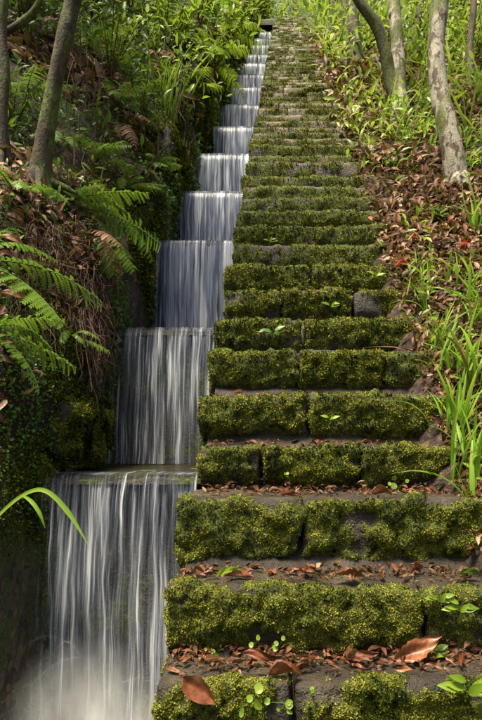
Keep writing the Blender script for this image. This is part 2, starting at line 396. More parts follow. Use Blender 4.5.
def box_surface(x0, x1, y0, y1, z0, z1, r, res):
    """rounded block: front, top and both ends, grid of size res; returns V,F,N"""
    nx = max(2, int(round((x1 - x0) / res))); ny = max(2, int(round((y1 - y0) / (res * 1.3)))); nz = max(2, int(round((z1 - z0) / res)))
    gx = np.linspace(x0, x1, nx + 1); gy = np.linspace(y0, y1, ny + 1); gz = np.linspace(z0, z1, nz + 1)
    Vs = []; Fs = []; o = 0
    def add(a, b, f, flip):
        nonlocal o
        P, Q = np.meshgrid(a, b, indexing='ij'); V = f(P, Q).reshape(-1, 3); q = grid_faces(len(a), len(b)) + o
        Vs.append(V); Fs.append(q[:, ::-1] if flip else q); o += len(V)
    add(gx, gz, lambda P, Q: np.stack([P, np.full_like(P, y0), Q], 2), False)
    add(gx, gy, lambda P, Q: np.stack([P, Q, np.full_like(P, z1)], 2), False)
    add(gy, gz, lambda P, Q: np.stack([np.full_like(P, x0), P, Q], 2), True)
    add(gy, gz, lambda P, Q: np.stack([np.full_like(P, x1), P, Q], 2), False)
    V = np.concatenate(Vs); Fq = np.concatenate(Fs)
    key = np.round(V / 1e-5).astype(np.int64); _, idx, inv = np.unique(key, axis=0, return_index=True, return_inverse=True)
    V = V[idx]; Fq = inv.reshape(-1)[Fq]
    lo = np.array([x0 + r, y0 + r, z0]); hi = np.array([x1 - r, y1 + 1, z1 - r])
    c = np.clip(V, lo, hi); dlt = V - c; N = nrm(dlt); V = c + N * np.minimum(np.linalg.norm(dlt, axis=1), r)[:, None]
    bad = np.linalg.norm(dlt, axis=1) < 1e-7; N[bad] = (0, -.7, .7)
    return V, Fq, N

tmoss = small_t(.62, .25); tinyleaf = round_t(6, .1)
def mid(i): return .5
for i, (yf, zt) in enumerate(steps):
    z0 = (steps[i - 1][1] if i else zt - .25) - .03
    rise = zt - z0
    yb = (steps[i + 1][0] if i + 1 < len(steps) else yf + .3) + .05
    d = yf; res = max(.0105, .0062 * d)
    xl, xr = -.335 + rng.uniform(-.018, .018), .668 + rng.uniform(-.02, .02)
    cuts = splits.get(i)
    if cuts is None:
        cuts = sorted(rng.uniform([-.15, .12, .38], [.02, .3, .55]))[: rng.integers(2, 4)] if rng.random() < .25 else [rng.uniform(-.05, .4)]
    ed = [xl] + list(cuts) + [xr]
    zj = .005 + .0005 * d
    sp = ob('step', None, stair, Vector((.17, yf, zt)) + off); sp.empty_display_size = .1
    so = np.array([.17, yf, zt])
    mparts = []
    dryv = float(sstep(3.6, 6.5, yf))
    for k in range(len(ed) - 1):
        jx = .005 if i < 11 else .001
        a0, a1 = ed[k] + (jx if k else 0), ed[k + 1] - (jx if k < len(ed) - 2 else 0)
        zq = zj * (1 if i < 11 else .35); dy, dz = rng.uniform(-zq, zq), rng.uniform(-zq, zq)
        V, Fq, N = box_surface(a0, a1, yf + dy, yb, z0, zt + dz, min(.017, .1 * rise), res)
        tilt = rng.uniform(-.012, .012); V[:, 2] += (V[:, 0] - (a0 + a1) / 2) * tilt * 2
        sd_ = 31.7 * i + 7 * k
        low = fbm(V, 6, sd_, 3) - .5; hi_ = fbm(V, 26, sd_ + 3, 3) - .5
        front = np.clip(-N[:, 1], 0, 1) ; tz = (V[:, 2] - z0) / rise
        # where moss grows: on the riser, thinner on the worn top edge; bared low down, dark stone painting the lip's shade
        mk_ = fbm(V * [1 - .62 * dryv, .6, 1.3 + .9 * dryv], 7.5 + 2 * dryv, sd_ + 50, 4)
        cover = {2: .07, 3: .19, 4: .19, 5: .17, 6: .2, 7: .16, 8: .15, 9: .12, 10: .17, 11: .17, 12: .18, 13: .18, 14: .16, 15: .14}.get(i, .15 - .13 * dryv)
        if i == 9 and k == len(ed) - 2: cover = -.04
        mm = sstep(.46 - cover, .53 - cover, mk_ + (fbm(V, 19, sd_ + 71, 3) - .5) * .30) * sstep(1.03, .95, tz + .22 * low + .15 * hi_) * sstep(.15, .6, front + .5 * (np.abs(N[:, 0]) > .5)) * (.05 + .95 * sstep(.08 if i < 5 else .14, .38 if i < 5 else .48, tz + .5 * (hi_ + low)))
        if dryv > .05: mm = np.maximum(mm, sstep(.34, .46, mk_) * sstep(.45, .75, tz) * .95)
        if dryv > .05: mm = mm * (1 - .80 * dryv * sstep(.36, .46, fbm(V * [.8, 1, 1], 2.2, 8, 4)))
        ed_ = np.minimum(np.where(k > 0, V[:, 0] - a0, 1), np.where(k < len(ed) - 2, a1 - V[:, 0], 1)); mm = mm * (sstep(.0, .013, ed_ + .03 * (hi_ + low)) if i < 11 else 1)
        wrap = sstep(.045, .02, V[:, 1] - yf + .05 * low) * sstep(.5, .56, fbm(V, 9, sd_ + 33, 3)) * (N[:, 2] > .5); mm = np.maximum(mm, wrap * .9)
        V = V + N * ((low * (.030 - .018 * dryv) + hi_ * .008) + mm * (.004 + (.020 - .012 * dryv) * sstep(.35, .7, fbm(V, 20, sd_ + 9, 3))))[:, None]
        V[:, 1] += front * (.036 if i < 5 else .062) * sstep(.60, .0, tz)
        dr = np.clip(np.full(len(V), dryv) + .15 * sstep(.5, .9, N[:, 2]), 0, 1)
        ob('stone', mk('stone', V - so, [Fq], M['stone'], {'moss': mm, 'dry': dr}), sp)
        # moss fronds on this stone
        T = tri(Fq); ln = min(max(.0056, .0034 * d), .012)
        n = int(min(40000, (.34 if i < 11 else .26) * (a1 - a0) * rise / (ln * ln) * 9))
        if mm.max() > .1:
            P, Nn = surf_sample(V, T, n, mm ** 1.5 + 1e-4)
            back = Nn[:, 1] > .2; Nn[back] *= -1
            ax = nrm(Nn * .8 + rng.normal(0, .75, (n, 3)) + [0, -.1, .15]); zz = nrm(rng.normal(0, 1, (n, 3)) + Nn * .8)
            S = ln * rng.uniform(.5, 1.5, n); P = P + Nn * (rng.random(n) ** 1.5 * ln * .7)[:, None] - nrm(ax) * (S * .35)[:, None]
            tv, tf = scatter(tmoss[0], tmoss[1], frames(ax, zz), S, P)
            tint = np.clip(.50 + (fbm(P, 42, 77, 3) - .5) * 2.6 + (fbm(P, 5.3, 12, 3) - .5) * 1.3 + .10 * (P[:, 2] - z0) / rise + rng.normal(0, .04, n), 0, 1)
            mparts.append((tv, tf, np.repeat(tint, len(tmoss[0]))))
    if mparts:
        V, Fs, ti = merged(mparts)
        ob('moss', mk('moss', V - so, Fs, M['moss'], {'tint': ti}, smooth=False), sp, kind='stuff')
# rubble core below the treads
V = []
prf = [(y + .05, z - .12) for y, z in steps] + [(18.4, steps[-1][1] - .1)]
cy = np.array([p[0] for p in prf]); cz = np.array([p[1] for p in prf])
xx = np.linspace(-.32, .64, 12)
A, B = np.meshgrid(cy, xx, indexing='ij'); top = np.stack([B, A, np.repeat(cz[:, None], 12, 1) - .02], 2).reshape(-1, 3)
hh = np.linspace(0, 1, 6); A, B = np.meshgrid(cy, hh, indexing='ij')
side = np.stack([np.full_like(A, -.32), A, np.repeat(cz[:, None], 6, 1) - .02 - B * 2.0], 2).reshape(-1, 3)
V = np.vstack([top, side]); Fq = [np.vstack([grid_faces(len(cy), 12), grid_faces(len(cy), 6) + len(top)])]
ob('core', mk('core', V - np.array(stair.location), Fq, M['stone'], {'moss': np.full(len(V), .2), 'dry': np.zeros(len(V))}), stair)

# ------------------------------------------------------------------ cascade: ledges, pools, falls
lipd = [2.09, 2.90, 3.83, 4.64, 5.55, 6.45, 7.44, 8.46, 9.43, 10.5, 11.5, 12.8, 13.9, 15.2]
lipz = [-.15, .556, 1.34, 2.04, 2.82, 3.60, 4.45, 5.33, 6.16, 7.08, 7.94, 9.06, 10.0, 11.12]
floorz = -1.12
chan = empty('water_channel', (-.61, 2.09, floorz), label='stepped stone channel carrying the cascade down beside the stairs', category='channel')
co = np.array(chan.location)
XL, XR = -.905, -.325
ords = ['lowest and widest', 'second lowest', 'third lowest', 'fourth', 'fifth', 'sixth', 'seventh', 'eighth', 'ninth', 'tenth', 'eleventh', 'twelfth', 'thirteenth', 'topmost']
extra = ['broad silky fall at the bottom of the cascade, pouring into white foam', 'tall silky fall, second from the bottom, dropping onto the brown ledge', 'narrow silky fall, third from the bottom, beside the hanging fern fronds', 'silky fall, fourth tier up from the bottom of the cascade', 'white water fall, fifth tier up from the bottom', 'small white fall, sixth tier up from the bottom', 'small white fall, seventh tier up from the bottom', 'small white fall, eighth tier up from the bottom', 'small white fall, ninth tier up from the bottom', 'tiny distant fall, tenth tier up from the bottom', 'tiny distant fall, eleventh tier up, fourth from the top', 'tiny distant fall, third from the top of the cascade', 'tiny distant fall, just below the topmost tier', 'tiny distant fall at the very top, under the dark opening']
for k, (d, z) in enumerate(zip(lipd, lipz)):
    zb = lipz[k - 1] if k else floorz
    dn = lipd[k + 1] if k + 1 < len(lipd) else d + 1.2
    dd = d - (lipd[k - 1] if k else 1.0)
    ld = ob('ledge', None, chan, Vector((-.61, d, z)) - Vector(co)); lo_ = np.array([-.61, d, z])
    # rock face behind the fall
    res = max(.02, .008 * d)
    def place(x0, x1, y0, y1, z0, z1, r, seed, name, mossa, bowl=0, amp=.03):
        V, Fq, N = box_surface(x0, x1, y0, y1, z0, z1, r, res)
        V = V + N * ((fbm(V, 9, seed, 4) - .5) * amp)[:, None]
        V[:, 1] -= bowl * (1 - ((V[:, 0] + .61) / .29) ** 2) * (V[:, 1] < (y0 + y1) / 2)
        mo = mossa * sstep(.45, .6, fbm(V, 9, seed + 3, 3))
        ob(name, mk(name, V - lo_, [Fq], M['stone'], {'moss': mo, 'dry': np.zeros(len(V))}), ld)
    place(XL, XR, d + .035, dn + .1, zb - .1, z - .035, .01, 3.3 * k, 'rock_face', .5, 0, .05)
    place(XL - .01, XR + .01, d - .012, dn + .05, z - .035, z - .010, .012, 5.1 * k, 'lip_stone', .9, rng.uniform(.005, .03), .034)
    # pool
    gx = np.linspace(XL, XR, 18); gy = np.linspace(d - .02, dn + .03, 24); A, B = np.meshgrid(gx, gy, indexing='ij')
    V = np.stack([A, B - .018 * (1 - ((A + .61) / .29) ** 2) * (B < d), np.full_like(A, z - .001)], 2).reshape(-1, 3); V[:, 2] += (fbm(V, 9, 2, 2) - .5) * .012
    fo = empty('waterfall', (-.61, d, zb), label=extra[k], category='waterfall', group='tiers of the cascade'); fl = np.array(fo.location)
    ob('pool', mk('pool', V - fl, [grid_faces(18, 24)[:, ::-1]], M['pool']), fo)
    drop = z - zb
    v0 = .30 + rng.uniform(-.05, .05)
    nl = 3 if d < 7 else 2
    for L in range(nl):
        nu, nv = (120, 40) if d < 4.5 else (50, 16)
        u = np.linspace(0, 1, nu); v = np.concatenate([np.linspace(-.12, -.01, 6), np.linspace(0, 1, nv - 6) ** 1.4])
        A, B = np.meshgrid(u, v, indexing='ij')
        ph = np.stack([A * 30, np.full_like(A, k * 3.1 + L), B * .6], 2)
        rip = (vn(ph, 1.0, 3) - .5) + .5 * (vn(ph * [2.6, 1, 1.2], 1, 8) - .5)
        vv = v0 * (1 - .16 * L) * (1 + .25 * (vn(ph * [.25, 1, .1], 1, 13) - .5))
        apr = np.minimum(B, 0); B = np.maximum(B, 0); fallt = np.sqrt(2 * B * drop / 9.8)
        yy = d - .014 - .018 * (1 - ((A - .5) * 2) ** 2) - vv * fallt - rip * (.006 + .03 * B) + L * .012 * (B > 0) - apr * 1.1
        inset = .004 + .012 * L
        x = XL + inset + (XR - XL - 2 * inset) * A + (.012 * (vn(ph * [.3, 1, 1.5], 1, 23) - .5)) * B
        V = np.stack([x, yy, z + .006 - L * .002 - B * drop + rip * .004], 2).reshape(-1, 3)
        mat = M['fall_far'] if d > 3.5 else (M['fall'] if L != 1 else M['fall_fine'])
        ob('water_sheet', mk('water_sheet', V - fl, [grid_faces(nu, nv)], mat, {'wu': x.ravel(), 'wv': (B * drop + np.where(apr < 0, .045 + apr * .25, 0) + .03).ravel(), 'ws': np.full(x.size, k * 1.7 + L * 4.3)}), fo)
    # foam where it lands
    if k < 1:
        nu, nv = 40, 12; A, B = np.meshgrid(np.linspace(XL + .02, XR - .02, nu), np.linspace(-1, 1, nv), indexing='ij')
        yl = d - .05 - v0 * math.sqrt(2 * drop / 9.8)
        V = np.stack([A, yl + B * .06, zb + .02 + .035 * np.maximum(0, 1 - B * B) * (vn(np.stack([A * 22, B, B * 0 + k], 2)) + .3)], 2).reshape(-1, 3)
        ob('foam', mk('foam', V - fl, [grid_faces(nu, nv)[:, ::-1]], M['foam'], {'tint': (1 - (B * B)).ravel() * (.9 if k == 0 else .3)}), fo)
    # the stone wall of the channel on the stair side shows above the water only from the side
chw = []
V, Fq, N = box_surface(-.93, -.28, 15.2, 16.2, 10.6, 12.1, .05, .09)
# dark opening at the top of the channel
hd = empty('channel_head', (-.61, 15.6, 11.1), label='small dark stone opening where the water enters at the top of the cascade', category='culvert')
ho = np.array(hd.location)
def blk(x0, x1, y0, y1, z0, z1, nm, seed):
    V, Fq, N = box_surface(x0, x1, y0, y1, z0, z1, .03, .06); V = V + N * ((fbm(V, 5, seed, 3) - .5) * .06)[:, None]
    ob(nm, mk(nm, V - ho, [Fq], M['stone'], {'moss': np.full(len(V), .35), 'dry': np.full(len(V), .3)}), hd)
blk(-1.05, -.88, 15.6, 16.6, 10.9, 11.65, 'side_stone', 1); blk(-.36, -.22, 15.6, 16.6, 10.9, 11.6, 'side_stone', 2)
blk(-1.08, -.2, 15.55, 16.6, 11.6, 11.78, 'lintel', 3); blk(-.9, -.3, 16.5, 16.7, 10.9, 11.65, 'back_stone', 4)

# plunge pool, foam mound and spray at the foot
A, B = np.meshgrid(np.linspace(-2.2, -.2, 40), np.linspace(.2, 2.1, 40), indexing='ij')
V = np.stack([A, B, np.full_like(A, floorz + .02)], 2).reshape(-1, 3); V[:, 2] += (fbm(V, 7, 1, 3) - .5) * .05
ob('plunge_pool', mk('plunge_pool', V, [grid_faces(40, 40)[:, ::-1]], M['pool'], ), kind='structure')
nu, nv = 90, 60; A, B = np.meshgrid(np.linspace(-.9, -.1, nu), np.linspace(1.2, 2.0, nv), indexing='ij')
q = np.stack([A, B, A * 0], 2); r2 = ((A + .58) / .33) ** 2 + ((B - 1.72) / .3) ** 2
V = np.stack([A, B, floorz + .035 + .10 * sstep(1, .2, r2) * fbm(q, 7, 3, 5) + .05 * fbm(q, 34, 5, 4)], 2).reshape(-1, 3)
ob('foam', mk('foam', V, [grid_faces(nu, nv)[:, ::-1]], M['foam'], {'tint': sstep(1.25, .5, r2).ravel()}), kind='stuff', label='white churning foam at the foot of the lowest fall', category='foam')
m, t, out = newmat('mist'); g = G(t); P = g.coord((1, 1, 1))
rad = g.n('VectorMath', _operation='LENGTH', i0=P).outputs['Value']
n = g.noise(g.coord((2.4, 2.4, 1.2)), 1.8, 4, .6, .8)
dn = g.math('MULTIPLY', g.math('POWER', g.math('SUBTRACT', 1.0, rad, True), 1.2), g.ramp(n, [(.40, .03), (.66, 1)]))
pv = g.n('VolumePrincipled', Density=g.math('MULTIPLY', dn, 17.0), Anisotropy=.2); pv.inputs['Color'].default_value = (.99, .995, 1, 1)
t.links.new(pv.outputs[0], out.inputs['Volume'])
an = np.linspace(0, 2 * math.pi, 25); el = np.linspace(0, math.pi, 13); A, B = np.meshgrid(an, el, indexing='ij')
V = np.stack([np.cos(A) * np.sin(B), np.sin(A) * np.sin(B), np.cos(B)], 2).reshape(-1, 3)
o = ob('mist', mk('mist', V, [grid_faces(25, 13)[:, ::-1]], m), None, (-.60, 1.70, -1.10), kind='stuff', label='soft white mist hanging where the lowest fall lands', category='mist'); o.scale = (.37, .20, .50)
# spray arcs: long thin trails of thrown water
parts = []; r2_ = np.random.default_rng(5)
for j in range(16):
    x0 = r2_.uniform(-.88, -.42); y0 = 1.86 + r2_.uniform(-.06, .06); z0 = -.98 + r2_.uniform(.05, .30) * (.5 + r2_.random())
    side_ = r2_.choice([-1, 1]); L_ = r2_.uniform(.05, .26); lift = r2_.uniform(.0, .12)
    tt = np.linspace(0, 1, 9); p = np.stack([x0 + side_ * L_ * tt, y0 - .3 * L_ * tt - .05, z0 + lift * tt * 2 - (lift * 2 + .3 * L_ * r2_.uniform(.3, 2.)) * tt * tt], 1)
    wd = np.sin(np.pi * tt) * r2_.uniform(.003, .009) + .0004
    v, f = ribbon(p, wd, (0, -1, .2), 0, 1); parts.append((v, f, np.full(len(v), r2_.uniform(.03, .08))))
V, Fs, ti = merged(parts)
ob('spray', mk('spray', V, Fs, M['foam'], {'tint': ti}), kind='stuff', label='thin arcs of spray thrown up in front of the lowest fall', category='spray')

# mossy coping stone standing on the channel wall beside the second fall
def rock(name, c, size, seed, label, tiltz=0, tilty=0, tiltx=0, moss=.9, res=.022, amp=.08, parent=None, n_moss=9000, ln=.012, cat='boulder'):
    sx, sy, sz = size; n = int(max(size) / res)
    u = np.linspace(-1, 1, n); Vs = []; Fs = []; o = 0
    for ax in range(3):
        for sg in (-1, 1):
            A, B = np.meshgrid(u, u, indexing='ij'); q = [None] * 3; q[ax] = np.full_like(A, sg); q[(ax + 1) % 3] = A; q[(ax + 2) % 3] = B
            Vs.append(np.stack(q, 2).reshape(-1, 3)); f = grid_faces(n, n) + o; Fs.append(f if sg > 0 else f[:, ::-1]); o += n * n
    V = np.concatenate(Vs); Fq = np.concatenate(Fs); key = np.round(V / 1e-5).astype(np.int64); _, idx, inv = np.unique(key, axis=0, return_index=True, return_inverse=True)
    V = V[idx]; Fq = inv.reshape(-1)[Fq]
    V = V / (np.abs(V) ** 5).sum(1, keepdims=True) ** .2; N = nrm(V / np.array(size)); V = V * np.array(size) / 2
    Rm = np.array(Matrix.Rotation(tiltz, 3, 'Z') @ Matrix.Rotation(tilty, 3, 'Y') @ Matrix.Rotation(tiltx, 3, 'X')); V = V @ Rm.T; N = N @ Rm.T
    W = V + np.array(c); V = V + N * ((fbm(W, 5, seed, 4) - .5) * amp + (fbm(W, 22, seed + 4, 3) - .5) * .03)[:, None]; W = V + np.array(c)
    mo = moss * sstep(.22, .36, fbm(W, 6, seed + 9, 3))
    me = mk(name, V, [Fq], M['stone'], {'moss': mo, 'dry': np.zeros(len(V))})
    e = empty(name, c, label=label, category=cat); ob('stone', me, e)
    T = tri(Fq); P, Nn = surf_sample(V, T, n_moss, mo * (N @ np.array([.4, -.7, .5]) > -.2) + 1e-5)
    ax = nrm(Nn * .7 + rng.normal(0, .7, P.shape) + [0, 0, -.35]); zz = rng.normal(0, 1, P.shape) + Nn
    v, f = scatter(tmoss[0], tmoss[1], frames(ax, zz), ln * rng.uniform(.5, 1.6, len(P)), P + Nn * .004)
    ti = np.clip(.42 + (fbm(P + np.array(c), 16, 7, 3) - .5) * 1.8 + rng.normal(0, .12, len(P)), 0, 1)
    ob('moss', mk('moss', v, f, M['moss'], {'tint': np.repeat(ti, len(tmoss[0]))}, smooth=False), e, kind='stuff'); return e
rock('mossy_rock', at(68, 432, 2.42) + Vector((-0.03, 0, 0)), (.30, .62, .30), 3, 'yellow green mossy coping stone sloping down beside the top of the lowest fall', tiltx=.12, n_moss=16000)
rock('mossy_rock', at(40, 560, 2.12) + Vector((-0.06, 0, 0)), (.22, .2, .9), 5, 'upright mossy wall stone at the left edge of the lowest fall', n_moss=12000)
rock('mossy_rock', at(108, 372, 2.95) + Vector((-0.07, 0, 0)), (.26, .3, .62), 8, 'dark mossy wall stone left of the second fall', moss=.8, n_moss=8000)
rock('mossy_rock', at(138, 268, 3.75) + Vector((-0.06, 0, .05)), (.34, .5, .75), 11, 'big moss mound on the wall left of the third fall', n_moss=14000, ln=.016)
rock('mossy_rock', at(168, 176, 4.6) + Vector((-0.07, 0, 0)), (.36, .6, .7), 14, 'moss covered mound at the wall by the fourth fall', n_moss=9000, ln=.02, res=.03)
rock('mossy_rock', at(196, 108, 6.0) + Vector((-0.12, 0, 0)), (.5, .8, 1.0), 17, 'tall moss mound above the wall by the sixth fall', n_moss=9000, ln=.026, res=.04)
rock('mossy_rock', at(214, 78, 7.8) + Vector((-0.16, 0, 0)), (.5, .9, .9), 19, 'small distant moss mound beside the eighth fall', n_moss=7000, ln=.034, res=.05)

# ------------------------------------------------------------------ vegetation builders
def save_tint(n, t): return np.full(n, t)
# fern frond mesh: chord 1 along +X, bulging up
def frond_mesh(name, n=24, arch=.22, width=.24, curve=0.0, seed=0, mat='fern', stipe=.14):
    r = np.random.default_rng(seed); parts = []
    tt = np.linspace(0, 1, 14); p = np.stack([tt, curve * tt * tt, arch * 4 * tt * (1 - tt) * (1 - .25 * tt)], 1)
    tv, tf = tube(p, .0065 * (1 - .8 * tt) + .001, 4); parts.append((tv, tf, np.full(len(tv), .35)))
    m = 9
    for i in range(n):
        u = stipe + (1 - stipe) * (i + .3) / n; c = np.array([np.interp(u, tt, p[:, j]) for j in range(3)])
        tg = np.array([1, 2 * curve * u, arch * 4 * (1 - 2 * u)]); tg /= np.linalg.norm(tg)
        L = width * (math.sin(math.pi * min(1, (1 - (i + .3) / n) * .78 + .10)) ** .9) * (1 - .03 * r.random()); L = max(L, .012)
        for sgn in (-1, 1):
            sd3 = np.array([0, sgn, 0.]) ; L2 = L; L = L * r.uniform(.78, 1.08); ax = nrm(tg * (.42 + r.normal(0, .10)) + sd3 + np.array([0, 0, -.16 + r.normal(0, .20)])); nz_ = nrm(np.cross(tg, sd3) * sgn)
            if nz_[2] < 0: nz_ = -nz_
            bt = nrm(np.cross(nz_, ax))
            pv = []; pf = []
            wseg = L / m
            for s in range(m):          # pinnules, one small pointed lobe on each side
                q0 = s * wseg; q1 = (s + .92) * wseg; ln = (.20 * L * (1 - (s / m) ** 1.6 * .85) + .004) * r.uniform(.7, 1.1)
                ln = min(ln, (1 - stipe) / n * .40)
                dr = lambda q: c + ax * q + np.array([0, 0, -.35 * (q / max(L, 1e-6)) ** 2 * L])
                for sg in (-1, 1):
                    o = len(pv); pv += [dr(q0), dr(q1), dr(q1 + .3 * wseg) + bt * sg * ln, dr((q0 + .75 * wseg)) + bt * sg * ln]; pf.append((o, o + 1, o + 2, o + 3) if sg > 0 else (o, o + 3, o + 2, o + 1))
            parts.append((np.array(pv), [np.array(pf)], np.full(len(pv), np.clip(.35 + .5 * u + r.normal(0, .16), 0, 1)))); L = L2
    V, Fs, ti = merged(parts); return mk(name, V, Fs, M[mat], {'tint': ti}, smooth=False)
FR = [frond_mesh('frond_a', 22, .16, .15, 0, 1), frond_mesh('frond_b', 21, .26, .14, .06, 2), frond_mesh('frond_c', 20, .10, .17, -.05, 3)]
FRD = [frond_mesh('frond_dry', 16, .3, .2, 0, 8, 'dead'), frond_mesh('frond_dry_b', 15, .2, .16, .1, 9, 'dead')]
FRB = [frond_mesh('frond_bright_a', 16, .22, .19, 0, 4, 'bright'), frond_mesh('frond_bright_b', 16, .12, .2, .05, 5, 'bright')]
def frond_between(parent, base, tip, me, roll=0.0):
    base = Vector(base); tip = Vector(tip); x = (tip - base); L = x.length; x.normalize()
    z = Vector((0, 0, 1)); z = (z - x * z.dot(x)).normalized(); z.rotate(Matrix.Rotation(roll, 3, x)); y = z.cross(x)
    o = ob('frond', me, parent); mt = Matrix((x, y, z)).transposed().to_4x4()
    o.matrix_basis = Matrix.Translation(base - Vector(parent.location)) @ mt @ Matrix.Scale(L, 4); return o
def fern(px, py, n, L, label, heading=(.6, -.6), droop=.5, pool=FR, which=None, spread=1.2, group='ferns growing on the left bank', seed=0, pt=None):
    b = pt if pt is not None else hit(px, py, which)
    e = empty('fern', b, label=label, category='fern', group=group); r = np.random.default_rng(seed + int(px * 7 + py))
    h0 = math.atan2(heading[1], heading[0])
    for k in range(n):
        a = h0 + spread * ((k + .5) / n - .5) * 2 + r.normal(0, .12); l = L * .8 * r.uniform(.6, 1.1)
        el = r.uniform(-.25, .45) - droop * .5
        tip = b + Vector((math.cos(a) * l * math.cos(el), math.sin(a) * l * math.cos(el), math.sin(el) * l))
        frond_between(e, b + Vector((0, 0, .01)), tip, pool[r.integers(len(pool))], r.normal(0, .3))
    return e
# grass blades: pool of meshes, base at origin growing +Z and bending to +X
def blade_mesh(name, bend, w, seed, mat='grass'):
    tt = np.linspace(0, 1, 9); r = np.random.default_rng(seed)
    x = bend * tt ** 2.2; z = np.sqrt(np.maximum(0, 1 - (bend * .8 * tt) ** 2)) * tt * (1 - .12 * abs(bend) * tt ** 3); yy = r.uniform(-.05, .05) * tt ** 2
    P = np.stack([x, yy, z], 1); wd = w * (np.sin(np.pi * (tt * .82 + .16)) ** .8); wd[-1] = w * .03
    v, f = ribbon(P, wd, (1, .15, .2), .22, 2); t = np.repeat(np.linspace(.25, .75, len(v) // 3), 3) + r.uniform(-.15, .15)
    return mk(name, v, f, M[mat], {'tint': np.clip(t, 0, 1)})
BL = [blade_mesh('blade_%s' % 'abcdef'[i], [.15, .35, .55, .75, .95, .25][i], [.036, .042, .034, .038, .03, .05][i], i) for i in range(6)]
BLY = [blade_mesh('blade_pale_%s' % 'abc'[i], [.3, .6, .9][i], [.04, .045, .035][i], 10 + i, 'yellow') for i in range(3)]
BLD = [blade_mesh('blade_dry', .8, .03, 30, 'dead'), blade_mesh('blade_dry_b', .95, .026, 31, 'dead')]
def tuft(b, n, H, label, pool=BL, spread=.05, seed=0, group='grass tufts beside the stairs', cat='grass', lean=(0, 0)):
    e = empty('grass_tuft', b, label=label, category=cat, group=group); r = np.random.default_rng(seed)
    for k in range(n):
        a = r.uniform(0, 2 * math.pi); s = H * r.uniform(.5, 1.1)
        o = ob('blade', pool[r.integers(len(pool))], e, (r.normal(0, spread), r.normal(0, spread), -.02)); ws = r.uniform(.8, 1.3) * s
        o.scale = (ws, ws, s); o.rotation_euler = (r.normal(lean[1], .16), r.normal(lean[0], .16), a)
    return e
# leafy shrub: stems with leaves along them
def shrub(b, H, label, name='leafy_shrub', mat='bright', leaf=(.32, 4, .3, .1), ll=.07, nst=6, nl=16, spread=.5, seed=0, group=None, cat='shrub', lean=(0, 0), droop=.1, whorl=False, tmean=.5):
    r = np.random.default_rng(seed); b = Vector(b)
    e = empty(name, b, label=label, category=cat)
    if group: e['group'] = group
    sp, lp = [], []; T = leaf_t(*leaf)
    for k in range(nst):
        a = r.uniform(0, 2 * math.pi); h = H * r.uniform(.6, 1.05); tt = np.linspace(0, 1, 6)
        dx, dy = math.cos(a) * spread * h * r.uniform(.3, 1) + lean[0] * h, math.sin(a) * spread * h * r.uniform(.3, 1) + lean[1] * h
        p = np.stack([dx * tt ** 1.4, dy * tt ** 1.4, h * tt * (1 - .15 * tt)], 1) + r.normal(0, .01 * H, (6, 3)) * tt[:, None]
        p[0] = (0, 0, -.03)
        v, f = tube(p, .006 * H * (1 - .75 * tt) + .0015, 5); sp.append((v, f, np.full(len(v), .4)))
        n = nl; u = r.uniform(.3, 1, n) if not whorl else np.repeat(r.choice([.55, .7, .85, 1.0], max(1, n // 6)), 6)[:n]; n = len(u)
        c = np.stack([np.interp(u, tt, p[:, j]) for j in range(3)], 1)
        an = r.uniform(0, 2 * math.pi, n); ax = np.stack([np.cos(an), np.sin(an), r.uniform(-.3, .6, n) - droop], 1)
        zz = np.array([0, 0, 1.]) + r.normal(0, .35, (n, 3)) + np.array([0, -.5, 0])
        v, f = scatter(T[0], T[1], frames(ax, zz), ll * r.uniform(.6, 1.25, n), c)
        lp.append((v, f, np.repeat(np.clip(r.normal(tmean, .22, n), 0, 1), len(T[0]))))
    V, Fs, ti = merged(sp); ob('stem', mk('stem', V, Fs, M['twig']), e)
    V, Fs, ti = merged(lp); ob('foliage', mk('foliage', V, Fs, M[mat], {'tint': ti}), e, kind='stuff')
    return e

